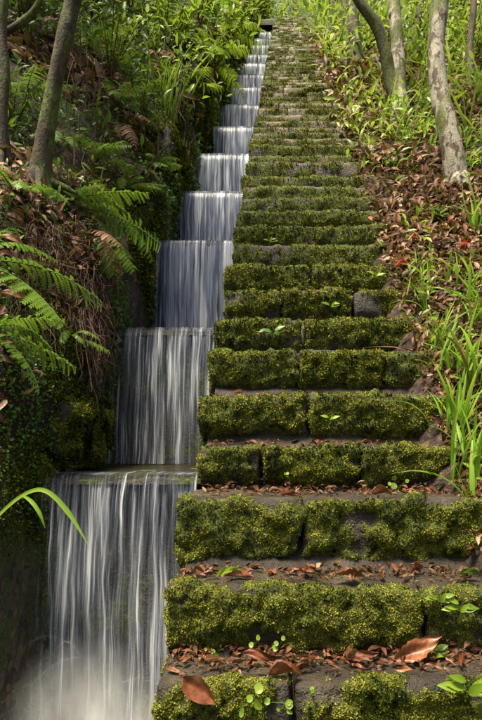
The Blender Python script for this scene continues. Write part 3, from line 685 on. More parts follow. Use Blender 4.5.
# ------------------------------------------------------------------ trees
def tree(base, pts, rad, mat, label, name='tree', limbs=(), crown=None, seed=0, extra_trunks=(), group=None):
    GP = ground(pts[1][0], pts[1][1])
    if pts[0][2] > GP.z - .12: pts = [(pts[0][0], pts[0][1], GP.z - .15)] + list(pts[1:])
    base = (pts[0][0], pts[0][1], GP.z)
    e = empty(name, base, label=label, category='tree'); b = np.array(base)
    if group: e['group'] = group
    pts0 = pts
    for (pp, rr) in [(pts, rad)] + list(extra_trunks):
        v, f = tube(np.array([list(q) for q in pp]) - b, rr, 20, .22, seed, sub=7)
        ob('trunk', mk('trunk', v, f, M['bark_moss' if (extra_trunks and pp is not pts) else mat]), e)
    r = np.random.default_rng(seed); tips = []
    R0 = rad[1]; rt = []
    for k in range(6):       # roots spreading into the ground
        a = k * 1.05 + r.uniform(-.3, .3); q = np.array(GP) - b; L = R0 * r.uniform(2.2, 4.0); dv = np.array([math.cos(a), math.sin(a), 0]); sl = .86 * math.sin(a)
        v, f = tube([q + dv * R0 * .35 + [0, 0, R0 * 1.6], q + dv * R0 * 1.0 + [0, 0, R0 * .25], q + dv * L * .6 + [0, 0, sl * L * .6 - R0 * .35], q + dv * L + [0, 0, sl * L - R0 * 1.2]], [R0 * .42, R0 * .48, R0 * .3, R0 * .14], 8, .2, seed + k, sub=4); rt.append((v, f, np.zeros(len(v))))
    V_, Fs_, _ = merged(rt); ob('root_flare', mk('root_flare', V_, Fs_, M[mat]), e)
    for (p0, p1, r0) in limbs:
        p0 = np.array(p0, float); p1 = np.array(p1, float); m_ = (p0 + p1) / 2 + r.normal(0, .08, 3)
        v, f = tube(np.array([p0, m_, p1]) - b, [r0, r0 * .7, r0 * .3], 10, .12, seed, sub=4); ob('branch', mk('branch', v, f, M[mat]), e); tips.append(p1)
    if crown:
        c, rad_, n = crown; c = np.array(c); T = leaf_t(.42, 3, .25, .1)
        cc = c + nrm(r.normal(0, 1, (14, 3))) * np.array(rad_) * r.uniform(.35, .9, (14, 1))
        cc = np.vstack([cc] + [t[None] for t in tips])
        P = cc[r.integers(len(cc), size=n)] + nrm(r.normal(0, 1, (n, 3))) * (r.random((n, 1)) ** .5) * .42
        ax = r.normal(0, 1, (n, 3)); zz = r.normal(0, .6, (n, 3)) + [0, 0, 1]
        v, f = scatter(T[0], T[1], frames(ax, zz), r.uniform(.06, .12, n), P - b)
        ob('crown', mk('crown', v, f, M['green'], {'tint': np.repeat(np.clip(r.normal(.6, .25, n), 0, 1), len(T[0]))}), e, kind='stuff')
        tw = []
        for q in cc:
            s = np.array(pts[-1]); v, f = tube(np.array([s, (s + q) / 2 + r.normal(0, .1, 3), q]) - b, [.025, .015, .005], 6, sub=3); tw.append((v, f, np.zeros(len(v))))
        V, Fs, _ = merged(tw); ob('twigs', mk('twigs', V, Fs, M[mat]), e, kind='stuff')
    return e
def up(*args): return [tuple(at(*a)) for a in args]
# pale lichen trunk at the right
b0 = hit(457, 190, SLOPE); D = b0.y
p = [tuple(b0 + Vector((.02, .02, -.15)))] + up((457, 186, D), (449, 130, D), (440, 95, D + .05), (437, 50, D + .1), (440, 0, D + .15), (446, -80, D + .25), (440, -170, D + .4), (446, -260, D + .5))
tree(p[0], p, [.115, .09, .08, .074, .072, .07, .066, .06, .045], 'bark_pale', 'pale lichen patched tree trunk standing right of the stairs above the leaf litter', seed=3,
     limbs=[(p[6], at(520, -230, 4.2), .035), (p[7], at(380, -280, 4.9), .035)], crown=(at(455, -330, 4.8), (1.0, 1.0, .6), 1400))
# twin trunk behind it
p1 = up((402, 122, 6.35), (400, 95, 6.4), (398, 60, 6.45), (396, 30, 6.5), (394, 0, 6.6), (390, -70, 6.8), (396, -140, 7.0))
p2 = up((399, 105, 6.42), (391, 80, 6.45), (386, 55, 6.4), (376, 25, 6.35), (358, 0, 6.3), (330, -45, 6.3), (318, -110, 6.4))
tree(p1[0], p1, [.13, .09, .08, .075, .07, .06, .04], 'bark_pale', 'forked tree with a pale straight trunk and a mossy curved second trunk', seed=9,
     extra_trunks=[(p2, [.10, .08, .07, .06, .052, .042, .03])], crown=(at(380, -190, 7.2), (1.3, 1.0, .6), 1300))
# slim dark trunks farther up
p = up((357, 72, 9.0), (355, 45, 9.1), (353, 15, 9.2), (351, -20, 9.3), (354, -60, 9.5)); tree(p[0], p, [.14, .11, .10, .09, .06], 'bark_moss', 'mossy brown trunk behind the forked tree, next to the bright grass', seed=12)
p = up((344, 55, 10.3), (348, 40, 10.4), (349, 22, 10.4), (345, 0, 10.5), (342, -40, 10.6)); tree(p[0], p, [.12, .085, .08, .08, .05], 'bark_dark', 'slender dark trunk leaning left, near the top of the stairs', seed=14)
p = up((331, 30, 12.9), (333, 12, 13), (332, -10, 13), (335, -40, 13)); tree(p[0], p, [.11, .09, .085, .06], 'bark_dark', 'small distant dark trunk closest to the top of the stairs', seed=15)
p = up((418, 60, 9.2), (417, 30, 9.3), (420, 0, 9.4), (416, -50, 9.6)); tree(p[0], p, [.08, .06, .06, .04], 'bark_dark', 'thin dark trunk between the forked tree and the lichen trunk', seed=16)
p = up((472, 95, 6.9), (470, 50, 7), (474, 0, 7.1), (470, -60, 7.3)); tree(p[0], p, [.06, .045, .04, .03], 'bark_dark', 'thin brown sapling trunk right of the pale lichen trunk', seed=17)
# fallen bent branch
v, f = tube(up((333, 42, 10), (338, 52, 9.7), (346, 64, 8.9), (358, 75, 8.3), (373, 80, 8.0)), [.03, .05, .05, .045, .02], 10, .15, 3, sub=5)
o = ob('fallen_branch', mk('fallen_branch', v, f, M['bark_dark'])); o['label'] = 'curved dark branch lying on the ground beside the upper stairs'; o['category'] = 'branch'
# left leaning trunk
b0 = hit(38, 186, BANK); D = b0.y
p = [tuple(b0 + Vector((0, .03, -.12)))] + up((40, 175, D + .02), (46, 130, D), (55, 80, D - .03), (65, 35, D - .05), (73, 0, D - .06), (92, -90, D - .1), (100, -200, D), (118, -330, D + .1))
k_ = D / F
tree(p[0], p, [18 * k_, 11 * k_, 8.5 * k_, 7.8 * k_, 7.6 * k_, 7.4 * k_, 7 * k_, 6 * k_, 4 * k_], 'bark_moss', 'brown mossy trunk leaning right on the fern covered left bank', seed=21,
     limbs=[(p[6], at(30, -200, D + .3), .03), (p[7], at(180, -300, D + .5), .03)], crown=((-2.2, 3.0, 5.4), (1.3, 1.5, .5), 2000))  # crown is out of frame, set wide of the trunk to shade the bank
b0 = hit(2, 160, BANK); D = b0.y
p = [tuple(b0 + Vector((0, .03, -.1)))] + up((1, 120, D), (3, 70, D), (0, 20, D), (5, -40, D), (-5, -140, D)); tree(p[0], p, [.045, .032, .03, .03, .028, .02], 'bark_dark', 'dark thin trunk at the edge left of the leaning trunk', seed=22, crown=((-3.0, 5.6, 7.9), (1.4, 1.8, .6), 1800))  # unseen crown added over the bank to keep it in shade
D = hit(30, 60, BANK).y - .35
v, f = tube(up((2, 34, D), (22, 22, D), (36, 8, D), (44, -12, D)), [.02, .022, .02, .016], 8, .1, 3, sub=4)
o = ob('bare_branch', mk('bare_branch', v, f, M['bark_moss'])); o['label'] = 'bare brown branch crossing behind the leaning trunk at upper left'; o['category'] = 'branch'

# ------------------------------------------------------------------ ground cover
# left bank: moss fronds on the wall, creeping leaves, litter and undergrowth
def cover(name, V, T, n, wfun, tmpl, size, mat, label, cat, tint=(.5, .2), lift=.01, updir=.3, flat=.5, seed=0, dscale=True, outward=(.5, -.6, .4)):
    r = np.random.default_rng(seed)
    vw = wfun(V) * (inview(V) + .004) / np.maximum(V[:, 1], 1.2) ** 2; vw[V[:, 1] < 1.1] = 0
    P, N = surf_sample(V, T, n, vw, r); o = np.array(outward); fl = (N @ o) < 0; N[fl] *= -1
    ax = r.normal(0, 1, (n, 3)) * flat + N * updir + [0, 0, -.15]; zz = N + r.normal(0, .45, (n, 3)) + [0, -.2, .3]
    S = (size * (np.maximum(P[:, 1], 1.5) / 2.5 if dscale else 1)) * r.uniform(.6, 1.35, n)
    P = P + N * (r.random(n) * lift * (P[:, 1] / 2.5 if dscale else 1))[:, None]
    v, f = scatter(tmpl[0], tmpl[1], frames(ax, zz), S, P)
    ti = np.clip(tint[0] + (fbm(P, 5, seed, 3) - .5) * .9 + r.normal(0, tint[1], n), 0, 1)
    o = ob(name, mk(name, v, f, M[mat], {'tint': np.repeat(ti, len(tmpl[0]))}, smooth=len(tmpl[0]) > 5), kind='stuff'); o['label'] = label; o['category'] = cat; return o
def inview(V):
    d = np.maximum(V[:, 1], .3); px = 285 + F * V[:, 0] / d; py = 435 - F * V[:, 2] / d
    return ((px > -110) & (px < 590) & (py > -110) & (py < 800)).astype(float)
off_ = lambda V: V[:, 2] - line(V[:, 1])      # height above the slope line
cover('wall_moss', bankV, bankT, 60000, lambda V: sstep(.9, .3, off_(V)) * sstep(-1.2, -.8, off_(V)) * sstep(.42, .55, fbm(V, 2.5, 21, 3)) , tmoss, .013, 'moss', 'dark green moss coating the wall left of the cascade', 'moss', (.38, .15), .02, .8, .8, 1)
cover('creeping_leaves', bankV, bankT, 16000, lambda V: sstep(1.0, .3, off_(V)) * sstep(-1.2, -.8, off_(V)) * sstep(.50, .56, fbm(V, 3.6, 61, 4)), tinyleaf, .014, 'green', 'tiny round leaves creeping over the wall beside the cascade', 'creeper', (.6, .2), .03, .3, .7, 2)
dl = leaf_t(.5, 3, .35, .25)
cover('bank_leaf_litter', bankV, bankT, 7500, lambda V: sstep(.1, .5, off_(V)) * sstep(.48, .58, fbm(V, 1.7, 91, 3)), dl, .055, 'dead', 'brown dead leaves lying over the left bank', 'leaf litter', (.5, .3), .03, .3, 1, 3)
cover('bank_undergrowth', bankV, bankT, 10000, lambda V: sstep(.35, .8, off_(V)) * sstep(.45, .55, fbm(V, 1.4, 131, 3)) * (.4 + .6 * sstep(2.5, 5, V[:, 1])), leaf_t(.4, 3, .3, .15), .042, 'green', 'low green leafy undergrowth covering the left bank', 'undergrowth', (.5, .22), .14, .6, .8, 4)
cover('bank_bright_undergrowth', bankV, bankT, 6500, lambda V: sstep(.25, .6, off_(V)) * sstep(.50, .58, fbm(V, 1.1, 151, 3)) * sstep(3.0, 6.5, V[:, 1]), leaf_t(.36, 3, .3, .15), .042, 'bright', 'bright light green leaves higher up the left bank', 'undergrowth', (.5, .25), .25, .6, .8, 5)
up_ = (0, -.4, 1)
near_st = lambda V: sstep(.62, .66, V[:, 0])
cover('slope_leaf_litter', slopeV, slopeT, 36000, lambda V: near_st(V) * sstep(14, 8, V[:, 1]) * (.25 + sstep(.30, .5, fbm(V, 1.0, 191, 3))), dl, .042, 'dead', 'brown dead leaves thickly covering the slope right of the stairs', 'leaf litter', (.40, .34), .04, .35, 1, 6, outward=up_)
cover('slope_undergrowth', slopeV, slopeT, 8000, lambda V: near_st(V) * (sstep(.50, .60, fbm(V, 1.2, 171, 3)) * sstep(4.4, 6.5, V[:, 1]) + .35 * sstep(.52, .60, fbm(V, 3, 11, 2))), leaf_t(.36, 3, .3, .15), .042, 'bright', 'low bright green plants covering the slope under the trees', 'undergrowth', (.5, .25), .16, .7, .7, 7, outward=up_)
cover('slope_far_greenery', slopeV, slopeT, 9500, lambda V: sstep(.7, .8, V[:, 0]) * sstep(6.5, 9, V[:, 1]), leaf_t(.36, 3, .3, .15), .036, 'yellow', 'sunlit yellow green growth far up the right slope', 'undergrowth', (.5, .3), .5, .7, .7, 8, outward=up_)

# hanging dry roots and stalks on the bank
parts = []; r3 = np.random.default_rng(33)
for j in range(760):
    zone = j % 4
    px, py = [(r3.normal(88, 9), r3.uniform(280, 350)), (r3.uniform(20, 110), r3.uniform(120, 300)), (r3.uniform(5, 100), r3.uniform(230, 330)), (r3.uniform(70, 215), r3.uniform(25, 190))][zone]
    h = hit(px, py, BANK)
    if h is None: continue
    L_ = [r3.uniform(.08, .38), r3.uniform(.05, .2), r3.uniform(.08, .35), r3.uniform(.15, .6)][zone]; tt = np.linspace(0, 1, 5); s = Vector((.03, -.03, .02))
    dr = np.array([r3.normal(.05, .12), r3.normal(-.08, .08), [-1, r3.uniform(-1, 1), -1, r3.uniform(-.2, 1)][zone]])
    p = np.array(h + s) + dr * (L_ * tt)[:, None] + r3.normal(0, .03, (5, 3)) * tt[:, None]
    v, f = tube(p, (.0022 if zone < 3 else .0045) * (1 - .6 * tt) + .0004, 4, sub=2); parts.append((v, f, np.full(len(v), 0.)))
V, Fs, _ = merged(parts)
ob('hanging_roots', mk('hanging_roots', V, Fs, M['twig']), kind='stuff', label='tangle of thin dry brown roots hanging from the left bank', category='roots')

# ------------------------------------------------------------------ ferns of the left bank
def two(label, items, group='ferns growing on the left bank', pool=FR):
    b = Vector(items[0][0]); e = empty('fern', b, label=label, category='fern', group=group)
    for (p0, p1, m_, roll) in items: frond_between(e, p0, p1, pool[m_ % len(pool)], roll)
    return e
D = 2.15
b = hit(-30, 262, BANK) or at(-30, 262, D)
two('large fern arching in from the left edge at mid height', [(b, at(104, 304, 2.15), 0, -.5), (b, at(70, 330, 2.0), 2, -.2), (b, at(60, 262, 2.3), 1, .2), (b, at(20, 225, 2.4), 2, 0)])
b = hit(-25, 330, BANK) or at(-25, 330, 2.0)
two('fern with dense fronds low at the left edge', [(b, at(78, 372, 1.9), 2, -.6), (b, at(52, 348, 1.85), 1, -.7), (b, at(40, 392, 1.85), 0, -.4), (b, at(66, 322, 2.0), 2, -.3)])
b = hit(62, 205, BANK); y0 = b.y - .05
two('fern with fronds reaching over toward the third fall', [(b, at(162, 246, y0 - .05), 0, -.8), (b, at(128, 212, y0), 1, -.3), (b, at(150, 196, y0 + .1), 2, -.2), (b, at(105, 185, y0), 0, 0)])
b = hit(88, 215, BANK); y0 = b.y - .12
two('fern with toothed fronds hanging straight down the bank', [(b, at(100, 276, y0), 2, .8), (b, at(118, 275, y0), 2, .5), (b, at(138, 272, y0 + .03), 2, .3), (b, at(76, 262, y0), 0, .9), (b, at(150, 262, y0 + .05), 1, .3)])
fern(95, 165, 6, .38, 'fern just right of the foot of the leaning trunk', (.8, -.5), .3, seed=2, which=BANK)
fern(125, 190, 6, .34, 'fern above the moss mound beside the third fall', (.8, -.5), .5, seed=3, which=BANK)
fern(60, 150, 6, .36, 'fern growing directly behind the leaning trunk', (.7, -.6), .2, seed=4, which=BANK)
fern(15, 195, 6, .36, 'fern left of the leaning trunk foot', (.7, -.7), .4, seed=5, which=BANK)
fern(70, 340, 5, .20, 'small fern among the hanging roots', (.7, -.7), .6, seed=6, which=BANK)
fern(150, 165, 5, .30, 'small fern by the wall near the fourth fall', (.9, -.4), .5, seed=8, which=BANK)
fern(118, 108, 7, .5, 'fern halfway up the bank right of the trunk', (.8, -.5), .3, seed=9, which=BANK)
fern(182, 92, 7, .6, 'bright fern beside the tall grass on the left bank', (.8, -.5), .3, FRB, seed=10, which=BANK)
fern(222, 30, 8, 1.1, 'large pale fern overhanging the top of the cascade', (.9, -.4), .4, FRB, seed=11, which=BANK)
fern(205, 62, 7, .8, 'pale fern overhanging the upper cascade', (.9, -.4), .5, FRB, seed=12, which=BANK)
fern(25, 105, 6, .5, 'fern left of the leaning trunk at mid height', (.7, -.6), .3, seed=13, which=BANK)
fern(95, 60, 7, .6, 'tall fern high on the bank right of the trunk', (.8, -.4), .3, seed=14, which=BANK)

fern(120, 130, 5, .55, 'dry brown dead fern on the middle of the left bank', (.8, -.5), 1.0, FRD, seed=31, which=BANK)
fern(85, 240, 4, .35, 'dry brown dead fern above the hanging roots', (.8, -.5), 1.4, FRD, seed=32, which=BANK)
fern(140, 75, 5, .7, 'dry brown dead fern under the tall whorled shrub', (.8, -.5), .9, FRD, seed=33, which=BANK)
# leafy shrubs of the left bank
SG = 'shrubs on the left bank'
LL = (.24, 4, .3, .08)
for (px, py, H, mat, ll, wh, lab, lf, n) in [
    (165, 70, 1.1, 'bright', .17, True, 'tall shrub with long narrow bright leaves in whorls on the left bank', LL, 24),
    (128, 48, 1.1, 'bright', .15, True, 'narrow leaved shrub between the leaning trunk and the tall whorled shrub', LL, 22),
    (198, 34, 1.3, 'bright', .14, False, 'round leaved bright shrub beside the upper cascade', (.6, 4, .2, .1), 24),
    (228, 48, 1.0, 'bright', .12, False, 'light green shrub leaning over the water near the top tiers', (.6, 4, .2, .1), 20),
    (170, 112, .6, 'green', .10, False, 'dark green shrub above the mossy wall', LL, 22),
    (140, 138, .5, 'green', .09, True, 'small dark leafy plant in the middle of the bank', LL, 18),
    (212, 78, .7, 'bright', .10, False, 'small leafy plant at the wall by the seventh fall', (.5, 4, .2, .1), 16),
    (90, 30, 1.1, 'green', .13, False, 'dark green shrub just right of the leaning trunk top', LL, 22),
    (20, 40, 1.0, 'green', .12, False, 'dark shrub at the upper left behind the bare branch', LL, 22),
    (110, 85, .8, 'bright', .10, False, 'bright sapling on the brown part of the bank', (.45, 4, .2, .1), 16),
    (12, 140, .45, 'green', .07, False, 'small plant at the left edge under the thin trunk', LL, 16),
    (245, 22, 1.6, 'yellow', .12, False, 'pale yellow green shrub above the top of the cascade', (.5, 4, .2, .1), 26)]:
    b = hit(px, py, BANK)
    if b is None: continue
    shrub(b, H * .85, lab, 'leafy_shrub', mat, lf, ll * .62, 9, int(n * 1.0), .45, int(px * 3 + py), SG, lean=(.35, -.3), whorl=wh)
b = hit(168, 118, BANK)
tuft(b, 26, .62, 'bright upright grass clump high on the left bank', [BLY[0], BL[0], BLY[0], BL[1]], .06, 5, 'grass tufts on the left bank')
b = hit(182, 104, BANK)
tuft(b, 14, .5, 'smaller grass clump beside the wall of the upper cascade', [BLY[0], BL[1]], .06, 6, 'grass tufts on the left bank')

# ------------------------------------------------------------------ grass and plants right of the stairs
gp = [(452, 432, 24, .32, 'tall bright grass clump at the right end of the fourth step'), (474, 395, 22, .38, 'tall grass clump at the right edge of the photo, highest of the clumps'),
      (462, 478, 12, .36, 'grass clump at the right end of the third step'), (436, 352, 18, .30, 'grass clump growing in the leaf litter by the sixth step'),
      (420, 312, 12, .30, 'short grass tuft by the seventh step'), (480, 330, 14, .4, 'grass clump at the right edge above the tall clumps'),
      (466, 300, 12, .34, 'thin grass tuft among the red petals'), (428, 285, 9, .30, 'spreading grass clump right of the dark red petal'), (448, 375, 16, .28, 'grass clump between the stair edge and the tallest clump'), (480, 520, 8, .3, 'lowest grass tuft at the right edge of the stairs'),
      (478, 240, 12, .5, 'long bladed grass below the lichen trunk at the right edge')]
for i, (px, py, n, H, lab) in enumerate(gp):
    b = hit(px, py, SLOPE)
    if b is None: continue
    tuft(b, n + 4, H, lab, BL + BL + BLD[:1 + i % 2], .035, 40 + i, 'grass clumps right of the stairs')
gp2 = [(330, 56, 34, .75, BLY, 'bright yellow green grass clump beside the upper stairs'), (322, 38, 26, .8, BLY, 'pale grass clump farthest up beside the stairs'), (340, 72, 16, .45, BLY, 'small pale grass clump above the fallen branch'),
       (352, 128, 12, .30, BL, 'small grass tuft at the stair edge below the forked tree'), (365, 150, 10, .28, BL, 'small grass tuft at the stair edge beside the leaf litter'), (408, 150, 18, .45, BL, 'long leaved plant between the forked tree and the lichen trunk'),
       (388, 128, 18, .45, BLY, 'arching leaved plant at the foot of the forked tree'), (430, 130, 16, .45, BLY, 'arching grass left of the lichen trunk'), (470, 150, 18, .6, BLY, 'tall arching grass right of the lichen trunk'), (420, 95, 18, .6, BLY, 'pale tall grass behind the lichen trunk'),
       (455, 90, 18, .8, BLY, 'pale tall grass at the upper right'), (374, 100, 16, .5, BLY, 'pale grass in front of the curved trunk'), (480, 110, 18, .8, BLY, 'long pale grass at the upper right edge')]
for i, (px, py, n, H, pool, lab) in enumerate(gp2):
    b = hit(px, py, SLOPE)
    tuft(b, n, H, lab, pool, .07, 60 + i, 'grass clumps under the trees')
sh = [(372, 90, .35, 'yellow', 'small yellow green sapling beside the curved trunk'), (415, 62, 1.2, 'yellow', 'leafy sapling between the two pale trunks'), (450, 55, 1.4, 'bright', 'leafy sapling behind the lichen trunk'),
      (475, 75, 1.2, 'yellow', 'yellow green sapling at the upper right edge'), (420, 40, 1.5, 'yellow', 'pale tall sapling behind the forked tree'),
      (362, 112, .35, 'bright', 'small leafy seedling by the stair edge below the branch'), (425, 118, .5, 'bright', 'leafy seedling left of the lichen trunk foot'), (470, 182, .4, 'bright', 'leafy seedling right of the lichen trunk foot'),
      (395, 178, .25, 'green', 'small seedling in the leaf litter'), (440, 232, .22, 'green', 'small seedling under the lichen trunk'), (430, 25, 1.6, 'yellow', 'pale tall sapling at the top between the trunks'), (468, 25, 1.7, 'yellow', 'pale tall sapling at the top right corner')]
for i, (px, py, H, mat, lab) in enumerate(sh):
    b = hit(px, py, SLOPE); 
    if b is None: continue
    shrub(b, H, lab, 'sapling' if H > .6 else 'seedling', mat, (.4, 4, .25, .1), .028 + .045 * H, 8, 24, .4, 200 + i, 'saplings under the trees', 'sapling')
# far trees that close the view at the top of the hill
for i, (x, y, h, lab) in enumerate([(-3.2, 20.5, 4.5, 'pale hazy tree left of the top of the stairs'), (-.6, 21.5, 4.2, 'pale tree straight beyond the top of the stairs'), (1.6, 20.2, 4.4, 'yellow green tree right of the top of the stairs'), (4.2, 21, 5, 'yellow green tree beyond the forked trunk'), (7.2, 20, 5.5, 'far yellow green tree behind the lichen trunk'), (10, 19, 5.5, 'far tree at the upper right corner'), (-6.5, 19.5, 5, 'far tree behind the upper left bank'), (-10, 18, 5, 'far tree behind the leaning trunk')]):
    z = steps_top if abs(x) < 2 else max(steps_top, line(y) - .1)
    b = Vector((x, y, z - .1)); r = np.random.default_rng(400 + i)
    e = empty('background_tree', b, label=lab, category='tree', group='trees closing the view at the top')
    tt = np.linspace(0, 1, 6); p = np.stack([r.normal(0, .12, 6) * tt, r.normal(0, .12, 6) * tt, h * .8 * tt], 1); v, f = tube(p, .14 * (1 - .7 * tt) + .01, 9, .12, i, sub=3); ob('trunk', mk('trunk', v, f, M['bark_moss']), e)
    n = 7000; cc = np.stack([r.normal(0, 1.1, 26), r.normal(0, .7, 26), r.uniform(.1, h, 26)], 1); P = cc[r.integers(26, size=n)] + nrm(r.normal(0, 1, (n, 3))) * r.random((n, 1)) ** .6 * .85
    T = leaf_t(.5, 2, .25, .1); v, f = scatter(T[0], T[1], frames(r.normal(0, 1, (n, 3)), r.normal(0, .7, (n, 3)) + [0, -.5, .8]), r.uniform(.09, .17, n), P)
    ob('crown', mk('crown', v, f, M['yellow'], {'tint': np.repeat(np.clip(r.normal(.65, .25, n), 0, 1), len(T[0]))}), e, kind='stuff')

# ------------------------------------------------------------------ the long arching blade over the lowest fall
b = at(-45, 580, 1.66)
e = empty('arching_grass', b, label='single long green blade arching over the lowest fall from the left edge', category='grass')
v, f = ribbon([b, at(-20, 540, 1.64), at(0, 514, 1.63), at(25, 494, 1.62), at(46, 491, 1.61), at(68, 512, 1.60), at(89, 546, 1.59)], [.007, .009, .010, .011, .013, .015, .001], (0, -1, .3), .16)
ob('blade', mk('blade', v - np.array(b), f, M['grass'], {'tint': .55 + .3 * fbm(v, 30, 3, 2)}), e)
v, f = ribbon([at(22, 495, 1.62), at(32, 502, 1.60), at(40, 514, 1.59), at(45, 528, 1.59)], [.006, .012, .011, .001], (0, -1, .3), .16)
ob('blade', mk('blade', v - np.array(b), f, M['grass'], {'tint': .4 + .3 * fbm(v, 30, 3, 2)}), e)

# ------------------------------------------------------------------ dead leaves on the steps
def dleaf_mesh(name, wd, curl, twist, mat, seed, fold=.2, n=16):
    r = np.random.default_rng(seed); V = []
    m = 9; cr = 1.0
    for i in range(n + 1):
        u = i / n; h = wd * .5 * max(.02, math.sin(math.pi * min(1, u ** .85 * .97 + .02)) ** .85) * r.uniform(.84, 1.06)
        for j in range(m):
            s = (j / (m - 1) - .5) * 2; y = s * h * (1 - .25 * fold * abs(s)); z = curl * math.sin(math.pi * u * .9) * .5 + fold * abs(s) ** 1.2 * h * 1.6 + cr * math.sin(7 * u + 4 * s + seed) * .035 + r.normal(0, .010) * abs(s); a = twist * u
            V.append((u - .5, y * math.cos(a) - z * math.sin(a), z * math.cos(a) + y * math.sin(a)))
    V = np.array(V); return mk(name, V, [grid_faces(n + 1, m)], M[mat], {'tint': np.clip(.5 + r.normal(0, .22) + (V[:, 1] / wd) * .2 + (fbm(V, 6, seed, 3) - .5) * .9 + .14 * np.tile(np.abs(np.linspace(-1, 1, m)) < .2, n + 1) + .09 * np.sin(V[:, 0] * 60 + np.tile(np.abs(np.linspace(-1, 1, m)) * 9, n + 1)), 0, 1)})
DL = [dleaf_mesh('dead_leaf_%s' % 'abcdefghijkl'[i], [.38, .45, .32, .5, .4, .35, .55, .42, .3, .45, .38, .5][i], [.2, -.15, .1, .2, .05, -.2, .1, .05, .2, -.1, .1, .2][i], [.6, -.5, 1.1, .3, -1, .2, .8, -.3, 1.5, 0, .5, -.8][i], ['dead', 'rust', 'rust', 'dead', 'rust', 'dead', 'rust', 'dead', 'rust', 'dead', 'rust', 'dead'][i], 60 + i, [.3, .6, .2, .8, .4, .3, .9, .5, .4, .3, .7, .2][i]) for i in range(12)]
def dleaf(loc, size, rot, me, label, group=None, cat='dead leaf', name='dead_leaf'):
    o = ob(name, me, None, loc); o.rotation_euler = rot; o.scale = (size,) * 3; o['label'] = label; o['category'] = cat
    if group: o['group'] = group
    return o
ordw = {2: 'lowest visible step', 3: 'second lowest step', 4: 'third lowest step', 5: 'fourth lowest step', 6: 'fifth lowest step', 7: 'sixth lowest step', 8: 'seventh lowest step'}
r4 = np.random.default_rng(91)
for i, n in ((2, 66), (3, 44), (4, 26), (5, 16), (6, 9), (7, 5), (8, 4)):
    yf, zt = steps[i]; yn = steps[i + 1][0]
    for j in range(n):
        x = r4.uniform(-.3, .64); back = r4.random() ** .6
        y = yf + .03 + (yn - yf - .05) * back; s = r4.uniform(.02, .055)
        dleaf((x, y, zt + .010 + r4.uniform(0, .015)), s, (r4.normal(-.1, .25), r4.normal(0, .2), r4.uniform(0, 6.28)), DL[r4.integers(12)], 'small curled brown leaf among the litter on the %s' % ordw[i], 'dead leaves littering the %s' % ordw[i])
Pf = []; Sz = []
for i, n in ((2, 900), (3, 700), (4, 420), (5, 260), (6, 150), (7, 80), (8, 60), (9, 50)):
    yf, zt = steps[i]; yn = steps[i + 1][0]; k = r4.random(n) ** .42
    Pf.append(np.stack([r4.uniform(-.32, .66, n), yf + .02 + (yn - yf + .015) * k, zt + .004 + r4.random(n) * (.008 + .034 * k ** 4)], 1)); Sz.append(r4.uniform(.010, .032, n) * (.7 + .8 * k ** 3))
Pf = np.concatenate(Pf); Sz = np.concatenate(Sz); n = len(Pf)
v, f = scatter(dl[0], dl[1], frames(r4.normal(0, 1, (n, 3)) * [1, 1, .25], r4.normal(0, .4, (n, 3)) + [0, -.2, 1]), Sz, Pf)
ob('leaf_fragments', mk('leaf_fragments', v, f, M['dead'], {'tint': np.repeat(np.clip(r4.normal(.38, .26, n), 0, 1), len(dl[0]))}), kind='stuff', label='broken bits of brown leaf strewn over the treads of the lower steps', category='leaf litter')
def on(i, px, up=0.0, back=.0):      # point on step i's tread at pixel column px
    yf, zt = steps[i]; y = yf + back; return Vector(((px - 285) / F * y, y, zt + up))
dleaf(on(2, 418, .040, .12), .150, (1.0, -.45, .1), dleaf_mesh('big_dead_leaf', .40, -.08, .25, 'rust', 436, .35, 18), 'large brown folded leaf propped against the riser at the right of the lowest step')
dleaf(on(2, 362, .022, .12), .095, (.6, -.15, .1), DL[2], 'orange brown curled leaf left of the large folded leaf')
dleaf(on(2, 199, -.004, -.03), .105, (1.25, .65, -.1), dleaf_mesh('rust_leaf_big', .62, -.1, .15, 'rust', 777, .4, 14), 'shiny rust red leaf hanging over the left front of the lowest step')
dleaf(on(2, 262, .026, .12), .11, (.7, .05, .1), DL[8], 'long rust coloured leaf against the riser near the middle of the lowest step')
dleaf(on(2, 285, .012, .02), .085, (-.4, .05, .1), DL[6], 'flat reddish leaf at the front edge of the lowest step')
dleaf(on(3, 240, .02, .05), .09, (-.5, .1, .1), DL[4], 'rust leaf beside the green leaf on the second lowest step')
dleaf(on(3, 350, .015, .06), .10, (-.4, .1, .2), DL[10], 'long thin rust leaf on the second lowest step')
dleaf(on(4, 382, .015, .05), .07, (-.5, .1, .2), DL[6], 'light brown leaf on the third lowest step')
dleaf(on(4, 290, .015, .05), .07, (-.5, .1, .2), DL[1], 'pale brown leaf above the joint of the third lowest step')
dleaf(on(9, 319, -.04, -.015), .075, (1.2, .4, .8), DL[4], 'small red brown leaf clinging to the riser of the bare stone step')
# green fallen leaf
dleaf(on(3, 229, .03, .04), .075, (-.8, -.2, .2), (lambda: dleaf_mesh('green_leaf', .6, .2, .2, 'bright', 55, .3))(), 'small fallen green leaf on the left of the second lowest step', None, 'leaf', 'green_leaf')
GL = dleaf_mesh('green_leaf_dark', .6, .2, .1, 'green', 56, .3)
dleaf(on(3, 470, .02, .07), .07, (-.6, .1, .1), GL, 'dark green leaf lying at the right of the second lowest step', None, 'leaf', 'green_leaf')
